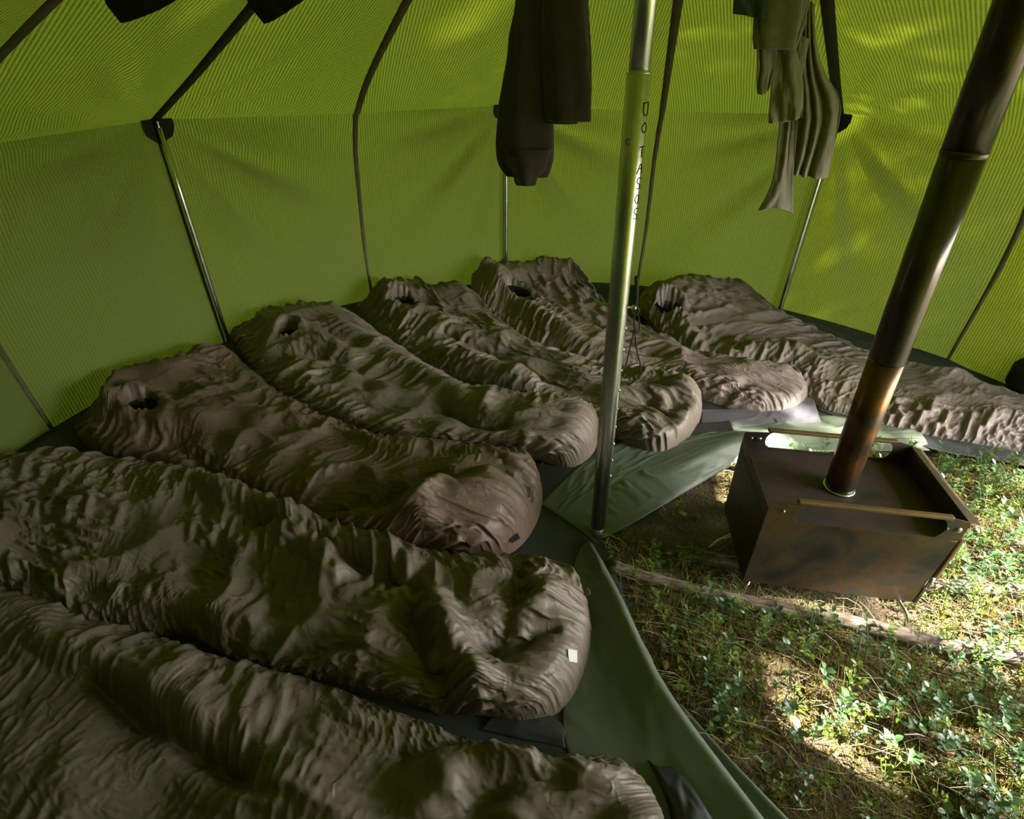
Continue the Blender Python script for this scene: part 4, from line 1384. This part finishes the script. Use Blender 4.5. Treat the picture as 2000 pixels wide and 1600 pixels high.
rk = at(2018, 772, 0.05)
ruck = empty('rucksack', rk)
tag(ruck, 'black rucksack against the tent wall at the right edge of the picture', 'rucksack')
blob((0, 0, 0.10), 0.125, 0.10, 0.10, 4, 'main_pocket', MAT['black_cloth'], ruck)
blob((0.0, -0.02, 0.195), 0.10, 0.09, 0.035, 5, 'top_lid', MAT['black_cloth'], ruck)
L = [at(1985, 705, .10), at(1965, 712, .10), at(1955, 722, .09), at(1968, 733, .08), at(1990, 730, .09), at(1992, 715, .1), at(1970, 708, .11), at(1952, 716, .10), at(1962, 728, .08), at(2000, 738, .07)]
L = resample(np.array(L) - rk, 60, 2)
mesh_obj('strap_loop', *tube(L, 0.004, 8), MAT['cord'], ruck)

# ------------------------------------------------------------------ plants and litter
def leaf_mat(name, c1, c2, rough=0.3, trans=0.25):
    m, n, l, b = new_mat(name)
    oi = n.new('ShaderNodeTexCoord')
    nz = n.new('ShaderNodeTexNoise'); nz.inputs['Scale'].default_value = 25
    gm = n.new('ShaderNodeNewGeometry')
    l.new(gm.outputs['Position'], nz.inputs['Vector'])
    mx = n.new('ShaderNodeMix'); mx.data_type = 'RGBA'
    mx.inputs[6].default_value = (*c1, 1); mx.inputs[7].default_value = (*c2, 1)
    rp = n.new('ShaderNodeMapRange'); rp.inputs[1].default_value = 0.35; rp.inputs[2].default_value = 0.65
    l.new(nz.outputs['Fac'], rp.inputs[0]); l.new(rp.outputs[0], mx.inputs[0])
    l.new(mx.outputs[2], b.inputs['Base Color'])
    b.inputs['Roughness'].default_value = rough
    tr = n.new('ShaderNodeBsdfTranslucent')
    l.new(mx.outputs[2], tr.inputs['Color'])
    ms = n.new('ShaderNodeMixShader'); ms.inputs[0].default_value = trans
    l.new(b.outputs[0], ms.inputs[1]); l.new(tr.outputs[0], ms.inputs[2])
    l.new(ms.outputs[0], n['Material Output'].inputs['Surface'])
    return m


MAT['lingon'] = leaf_mat('lingonberry_leaf', (0.055, 0.115, 0.045), (0.10, 0.19, 0.07), 0.3)
MAT['bilberry'] = leaf_mat('bilberry_leaf', (0.10, 0.17, 0.02), (0.20, 0.27, 0.04), 0.45, 0.4)
MAT['moss'] = leaf_mat('moss', (0.19, 0.16, 0.025), (0.38, 0.33, 0.07), 0.9, 0.3)
MAT['litter'] = leaf_mat('needle_litter', (0.13, 0.075, 0.04), (0.32, 0.23, 0.14), 0.8, 0.1)
MAT['grass'] = leaf_mat('dry_grass', (0.16, 0.15, 0.045), (0.34, 0.27, 0.13), 0.6, 0.3)
MAT['needles'] = simple_mat('conifer_needles', (0.035, 0.06, 0.025), 0.7)
MAT['dead_leaf'] = leaf_mat('dead_leaf', (0.22, 0.10, 0.045), (0.36, 0.20, 0.11), 0.7, 0.2)


def leaf(p, d, up, ln, wd, cup=0.25):
    """pointed oval leaf folded along its midrib"""
    d = d / np.linalg.norm(d)
    s = np.cross(d, up); s /= np.linalg.norm(s) + 1e-9
    n = np.cross(s, d)
    V = []
    for t, w in ((0.0, 0.06), (0.22, 0.72), (0.5, 1.0), (0.78, 0.75), (1.0, 0.08)):
        c = p + d * ln * t - n * ln * 0.18 * t * t
        V += [c - s * wd * 0.5 * w + n * cup * wd * w * 0.5, c, c + s * wd * 0.5 * w + n * cup * wd * w * 0.5]
    Fc = []
    for i in range(4):
        a = i * 3
        Fc += [(a, a + 1, a + 4, a + 3), (a + 1, a + 2, a + 5, a + 4)]
    return V, Fc


def sprig(seed, kind):
    r = np.random.default_rng(seed)
    H = r.uniform(0.055, 0.10) if kind == 'lingon' else r.uniform(0.06, 0.12)
    lean = r.uniform(-0.4, 0.4, 2)
    st = [np.array([lean[0] * H * t * t, lean[1] * H * t * t, H * t]) for t in np.linspace(0, 1, 6)]
    out = [tube(st, [0.0014, 0.0013, 0.0012, 0.001, 0.0009, 0.0006], 4)]
    if kind == 'lingon':
        n = r.integers(8, 14)
        for i in range(n):
            t = 0.25 + 0.75 * (i + 1) / n
            p = np.array([lean[0] * H * t * t, lean[1] * H * t * t, H * t])
            a = i * 2.4 + r.uniform(-0.4, 0.4)
            el = 0.15 + 0.7 * t * r.uniform(0.5, 1.1)
            d = np.array([math.cos(a) * math.cos(el), math.sin(a) * math.cos(el), math.sin(el)])
            ln = r.uniform(0.013, 0.021)
            out.append(leaf(p, d, np.array([0, 0, 1.0]), ln, ln * r.uniform(0.5, 0.62)))
    else:
        for b in range(r.integers(4, 7)):
            t = r.uniform(0.2, 0.8)
            p = np.array([lean[0] * H * t * t, lean[1] * H * t * t, H * t])
            a = r.uniform(0, 6.28)
            d = np.array([math.cos(a) * 0.6, math.sin(a) * 0.6, 0.8])
            bl = r.uniform(0.02, 0.045)
            out.append(tube([p, p + d * bl * 0.5, p + d * bl + np.array([0, 0, 0.004])], [0.0011, 0.0009, 0.0005], 3))
            for k in range(r.integers(2, 5)):
                q = p + d * bl * r.uniform(0.4, 1.0)
                a2 = r.uniform(0, 6.28)
                ln = r.uniform(0.008, 0.014)
                out.append(leaf(q, np.array([math.cos(a2), math.sin(a2), 0.5]), np.array([0, 0, 1.0]), ln, ln * 0.5))
    return join(out)


tarp_edge = pts([(1160, 1058), (1215, 1040), (1310, 985), (1400, 932), (1470, 895), (1590, 885), (1700, 880), (1840, 890), (1990, 912), (2140, 940)])[:, :2]
front_edge = pts([(1160, 1058), (1215, 1160), (1262, 1270), (1312, 1362), (1340, 1392), (1404, 1470), (1490, 1560), (1580, 1660), (1700, 1780), (1900, 1900)])[:, :2]


def free_ground(x, y, m=0.0):
    """on open ground: right of the front tarp edge, below the back tarp edge"""
    yb = np.interp(x, tarp_edge[:, 0], tarp_edge[:, 1])
    xf = np.interp(-y, -front_edge[:, 1], front_edge[:, 0])
    return (y < yb - m) & (x > xf + m) & (x > tarp_edge[0, 0])


def under_stove(x, y, m=0.0):
    dx, dy = x - SX, y - SY
    c, s_ = math.cos(-SROT), math.sin(-SROT)
    a, b = c * dx - s_ * dy, s_ * dx + c * dy
    return (abs(a) < WX + m) & (abs(b) < WY + m)


def lush(x, y):
    """thinner growth on the trampled, bare strip between pole and stove"""
    bare = np.exp(-(((x - 0.62) / 0.22) ** 2 + ((y - 1.45) / 0.26) ** 2))
    patch = 0.5 + 0.5 * np.sin(x * 7.3 + 2) * np.sin(y * 6.1 + 1)
    return np.clip(0.35 + 0.65 * patch - 0.95 * bare, 0.03, 1)


def scatter(n, seed, m=0.015, xr=(0.3, 3.2), yr=(-0.6, 2.3), stove_clear=True):
    r = np.random.default_rng(seed)
    P = []
    while len(P) < n:
        x, y = r.uniform(*xr), r.uniform(*yr)
        if free_ground(x, y, m) and not (stove_clear and under_stove(x, y, 0.05)) and r.uniform() < lush(x, y):
            P.append((x, y))
    return np.array(P)


protos = {}
for kind in ('lingon', 'bilberry'):
    protos[kind] = [sprig(200 + i + (50 if kind == 'bilberry' else 0), kind) for i in range(9)]


def place_sprigs(kind, name, n, n_single, label, group, seed, stuff_label):
    P = scatter(n, seed)
    near = np.argsort(np.linalg.norm(P - np.array([0.9, 0.7]), axis=1))
    r = np.random.default_rng(seed + 1)
    meshes = []
    for V, Fc in protos[kind]:
        me = bpy.data.meshes.new(name)
        me.from_pydata([tuple(v) for v in V], [], Fc)
        me.polygons.foreach_set('use_smooth', [True] * len(me.polygons))
        me.materials.append(MAT[kind])
        meshes.append(me)
    rest = []
    for q, i in enumerate(near):
        x, y = P[i]
        sc, rz, k = r.uniform(0.8, 1.35), r.uniform(0, 6.28), r.integers(0, 9)
        tx, ty = r.uniform(-0.25, 0.25, 2)
        if q < n_single:
            o = bpy.data.objects.new(name, meshes[k])
            COL.objects.link(o)
            o.location = (x, y, float(ground_z(x, y)) - 0.003)
            o.rotation_euler = (tx, ty, rz)
            o.scale = (sc, sc, sc)
            tag(o, label, 'plant', group)
        else:
            V = np.array(protos[kind][k][0]) * sc
            c, s_ = math.cos(rz), math.sin(rz)
            V = np.stack([c * V[:, 0] - s_ * V[:, 1] + x + ty * V[:, 2], s_ * V[:, 0] + c * V[:, 1] + y - tx * V[:, 2], V[:, 2] + ground_z(x, y) - 0.003], -1)
            rest.append((V, protos[kind][k][1]))
    V, Fc = join(rest)
    tag(mesh_obj(name + '_carpet', V, Fc, MAT[kind]), stuff_label, 'plants', kind='stuff')


place_sprigs('lingon', 'lingonberry_sprig', 1350, 200, 'small glossy green lingonberry sprig growing among the moss before the stove', 'lingonberry sprigs on the open ground', 61, 'carpet of glossy lingonberry leaves around the stove')
place_sprigs('bilberry', 'bilberry_sprig', 1300, 90, 'thin yellow-green bilberry sprig growing among the moss before the stove', 'bilberry sprigs on the open ground', 63, 'thin yellow-green bilberry twigs around the stove')


def strands(n, seed, ln, wd, rise, mat, name, label, bend=0.5, m=0.0, stove_clear=False):
    P = scatter(n, seed, m, stove_clear=stove_clear)
    r = np.random.default_rng(seed + 1)
    a = r.uniform(0, 2 * PI, n)
    L = r.uniform(ln[0], ln[1], n)
    up = r.uniform(rise[0], rise[1], n)
    cx, cy = np.cos(a), np.sin(a)
    z0 = ground_z(P[:, 0], P[:, 1])
    V = np.zeros((n, 8, 3))
    for k, t in enumerate((0, 0.35, 0.7, 1.0)):
        px, py = P[:, 0] + cx * L * t, P[:, 1] + cy * L * t
        sw = bend * L * t * t * np.sin(a * 3)
        px, py = px - cy * sw, py + cx * sw
        pz = z0 + L * up * (t - 0.55 * t * t) + 0.004
        w = wd * (1 - 0.75 * t)
        V[:, 2 * k] = np.stack([px - cy * w, py + cx * w, pz], -1)
        V[:, 2 * k + 1] = np.stack([px + cy * w, py - cx * w, pz + w * 0.6], -1)
    idx = np.arange(n)[:, None] * 8
    Fc = np.concatenate([idx + np.array([2 * k, 2 * k + 1, 2 * k + 3, 2 * k + 2]) for k in range(3)])
    o = mesh_obj(name, V.reshape(-1, 3), Fc.tolist(), mat)
    tag(o, label, 'litter', kind='stuff')


strands(5500, 71, (0.05, 0.16), 0.0011, (0.5, 1.6), MAT['grass'], 'dry_grass', 'thin dry grass and stalks over the forest floor')
strands(1500, 72, (0.04, 0.10), 0.0012, (0.9, 2.2), MAT['bilberry'], 'green_grass', 'fine green stalks standing in the moss')
strands(13000, 73, (0.02, 0.06), 0.0009, (0.0, 0.5), MAT['litter'], 'needle_litter', 'brown needle litter covering the ground', 0.3)


def moss(n, seed):
    P = scatter(n, seed, 0.0)
    r = np.random.default_rng(seed + 1)
    V, Fc = [], []
    k = 6
    for x, y in P:
        z = float(ground_z(x, y))
        b = len(V)
        h = r.uniform(0.010, 0.028)
        a0 = r.uniform(0, 6.28)
        for i in range(k):
            a = a0 + i * 6.28 / k + r.uniform(-0.3, 0.3)
            rr = r.uniform(0.004, 0.014)
            V += [(x + 0.002 * math.sin(a), y - 0.002 * math.cos(a), z), (x - 0.002 * math.sin(a), y + 0.002 * math.cos(a), z), (x + rr * math.cos(a), y + rr * math.sin(a), z + h)]
            Fc.append((b + 3 * i, b + 3 * i + 1, b + 3 * i + 2))
    tag(mesh_obj('moss', V, Fc, MAT['moss'], None, False), 'yellow-green moss carpet on the open ground', 'moss', kind='stuff')


moss(16000, 77)

leaf_spots = [(1265, 1088, 'curled brown dead leaf lying near the foot of the centre pole'), (1340, 1008, 'rust-brown dead leaf on the bare ground left of the stove'), (1540, 1395, 'broad brown dead leaf in the middle of the plants'),
              (1300, 1310, 'brown dead leaf beside the tarp ridge'), (1860, 1465, 'pale brown dead leaf near the bottom right'), (1905, 1240, 'pinkish brown dead leaf by the right end of the long log'),
              (1485, 1360, 'small tan dead leaf left of the broad brown one'), (1890, 1120, 'light dead leaf beside the mossy log end'), (1480, 955, 'small yellow dead leaf right beside the stove wall'), (1400, 1030, 'tiny tan dead leaf on the bare ground')]
for i, (x, y, lab) in enumerate(leaf_spots):
    p = at(x, y, 0.02)
    r = np.random.default_rng(300 + i)
    big = 0.05 if 'broad' in lab or 'curled' in lab else 0.032 if 'tiny' not in lab and 'small' not in lab else 0.02
    a = r.uniform(0, 6.28)
    V, Fc = leaf(np.zeros(3), np.array([math.cos(a), math.sin(a), 0.15]), np.array([0, 0, 1.0]), big, big * 0.62, r.uniform(0.2, 0.6))
    o = solid(mesh_obj('dead_leaf', V, Fc, MAT['dead_leaf']), 0.0008)
    o.location = (p[0], p[1], 0.022)
    tag(o, lab, 'leaf', 'dead leaves on the ground')

# ------------------------------------------------------------------ pines outside that break up the sun
def conifer(name, label, group, x, y, h, seed, n, z0, r0, s_long, s_wide):
    r = np.random.default_rng(seed)
    e = empty(name, (x, y, -0.02))
    tag(e, label, 'tree', group)
    mesh_obj('trunk', *tube([(0, 0, 0), (0.05, 0.02, h * 0.5), (0, 0.05, h)], [0.14, 0.10, 0.03], 12), MAT['bark'], e)
    t = r.uniform(0, 1, n) ** 1.15
    z = h * (z0 + (1 - z0) * t)
    rad = r0 * (1 - 0.85 * t) * np.sqrt(r.uniform(0.02, 1, n))
    a = r.uniform(0, 2 * PI, n)
    C = np.stack([rad * np.cos(a), rad * np.sin(a), z], -1)
    V = np.zeros((n, 8, 3))
    for q in range(2):
        d1 = r.standard_normal((n, 3)); d1 /= np.linalg.norm(d1, axis=1)[:, None]
        d2 = r.standard_normal((n, 3)); d2 -= d1 * (d1 * d2).sum(1)[:, None]; d2 /= np.linalg.norm(d2, axis=1)[:, None]
        s1, s2 = r.uniform(*s_long, (n, 1)), r.uniform(*s_wide, (n, 1))
        for k, (u_, v_) in enumerate(((-1, -1), (1, -1), (1, 1), (-1, 1))):
            V[:, q * 4 + k] = C + d1 * s1 * u_ + d2 * s2 * v_
    idx = np.arange(2 * n)[:, None] * 4 + np.arange(4)
    tag(mesh_obj('crown', V.reshape(-1, 3), idx.tolist(), MAT['needles'], e, False), kind='stuff')


for i, (dist, off, h, n, z0, r0) in enumerate(((8.0, 0.2, 14.0, 2400, 0.54, 2.3), (8.4, -3.0, 14.0, 3600, 0.36, 2.2), (7.9, 3.0, 13.0, 3600, 0.34, 2.2),
                                                (8.8, 5.6, 13.0, 3400, 0.30, 2.2), (11.0, 1.6, 16.0, 2300, 0.60, 2.4), (10.8, -1.6, 16.0, 2300, 0.60, 2.4))):
    x = TC[0] + dist * math.cos(SUN_AZ) - off * math.sin(SUN_AZ)
    y = TC[1] + dist * math.sin(SUN_AZ) + off * math.cos(SUN_AZ) - 0.4
    conifer('pine_tree', 'tall pine standing outside the tent beyond the doorway', 'pines outside', x, y, h, i + 1, n, z0, r0, (0.05, 0.13), (0.025, 0.06))
for i, (x, y, h) in enumerate(((-5.2, 1.4, 9.0), (-4.7, -1.9, 9.0), (-2.4, -3.7, 9.0), (0.6, -4.3, 9.0))):  # unseen spruces, added to keep skylight off the left and rear cloth
    conifer('shade_spruce', 'dense unseen spruce added close outside the tent to darken its cloth', 'spruces added to shade the tent walls', x, y, h, i + 21, 4500, 0.04, 1.9, (0.12, 0.26), (0.05, 0.12))
for i, (x, y, h) in enumerate(((-2.9, -0.9, 10.0), (-1.6, -2.2, 10.0), (0.2, -2.9, 10.0))):  # closer ones, added out of view to dim the roof at left and behind
    conifer('shade_spruce', 'dense unseen spruce added with branches over the tent to dim its roof', 'spruces added to shade the tent roof', x, y, h, i + 31, 6500, 0.25, 2.3, (0.12, 0.26), (0.05, 0.12))
print('all', time.time() - T0)
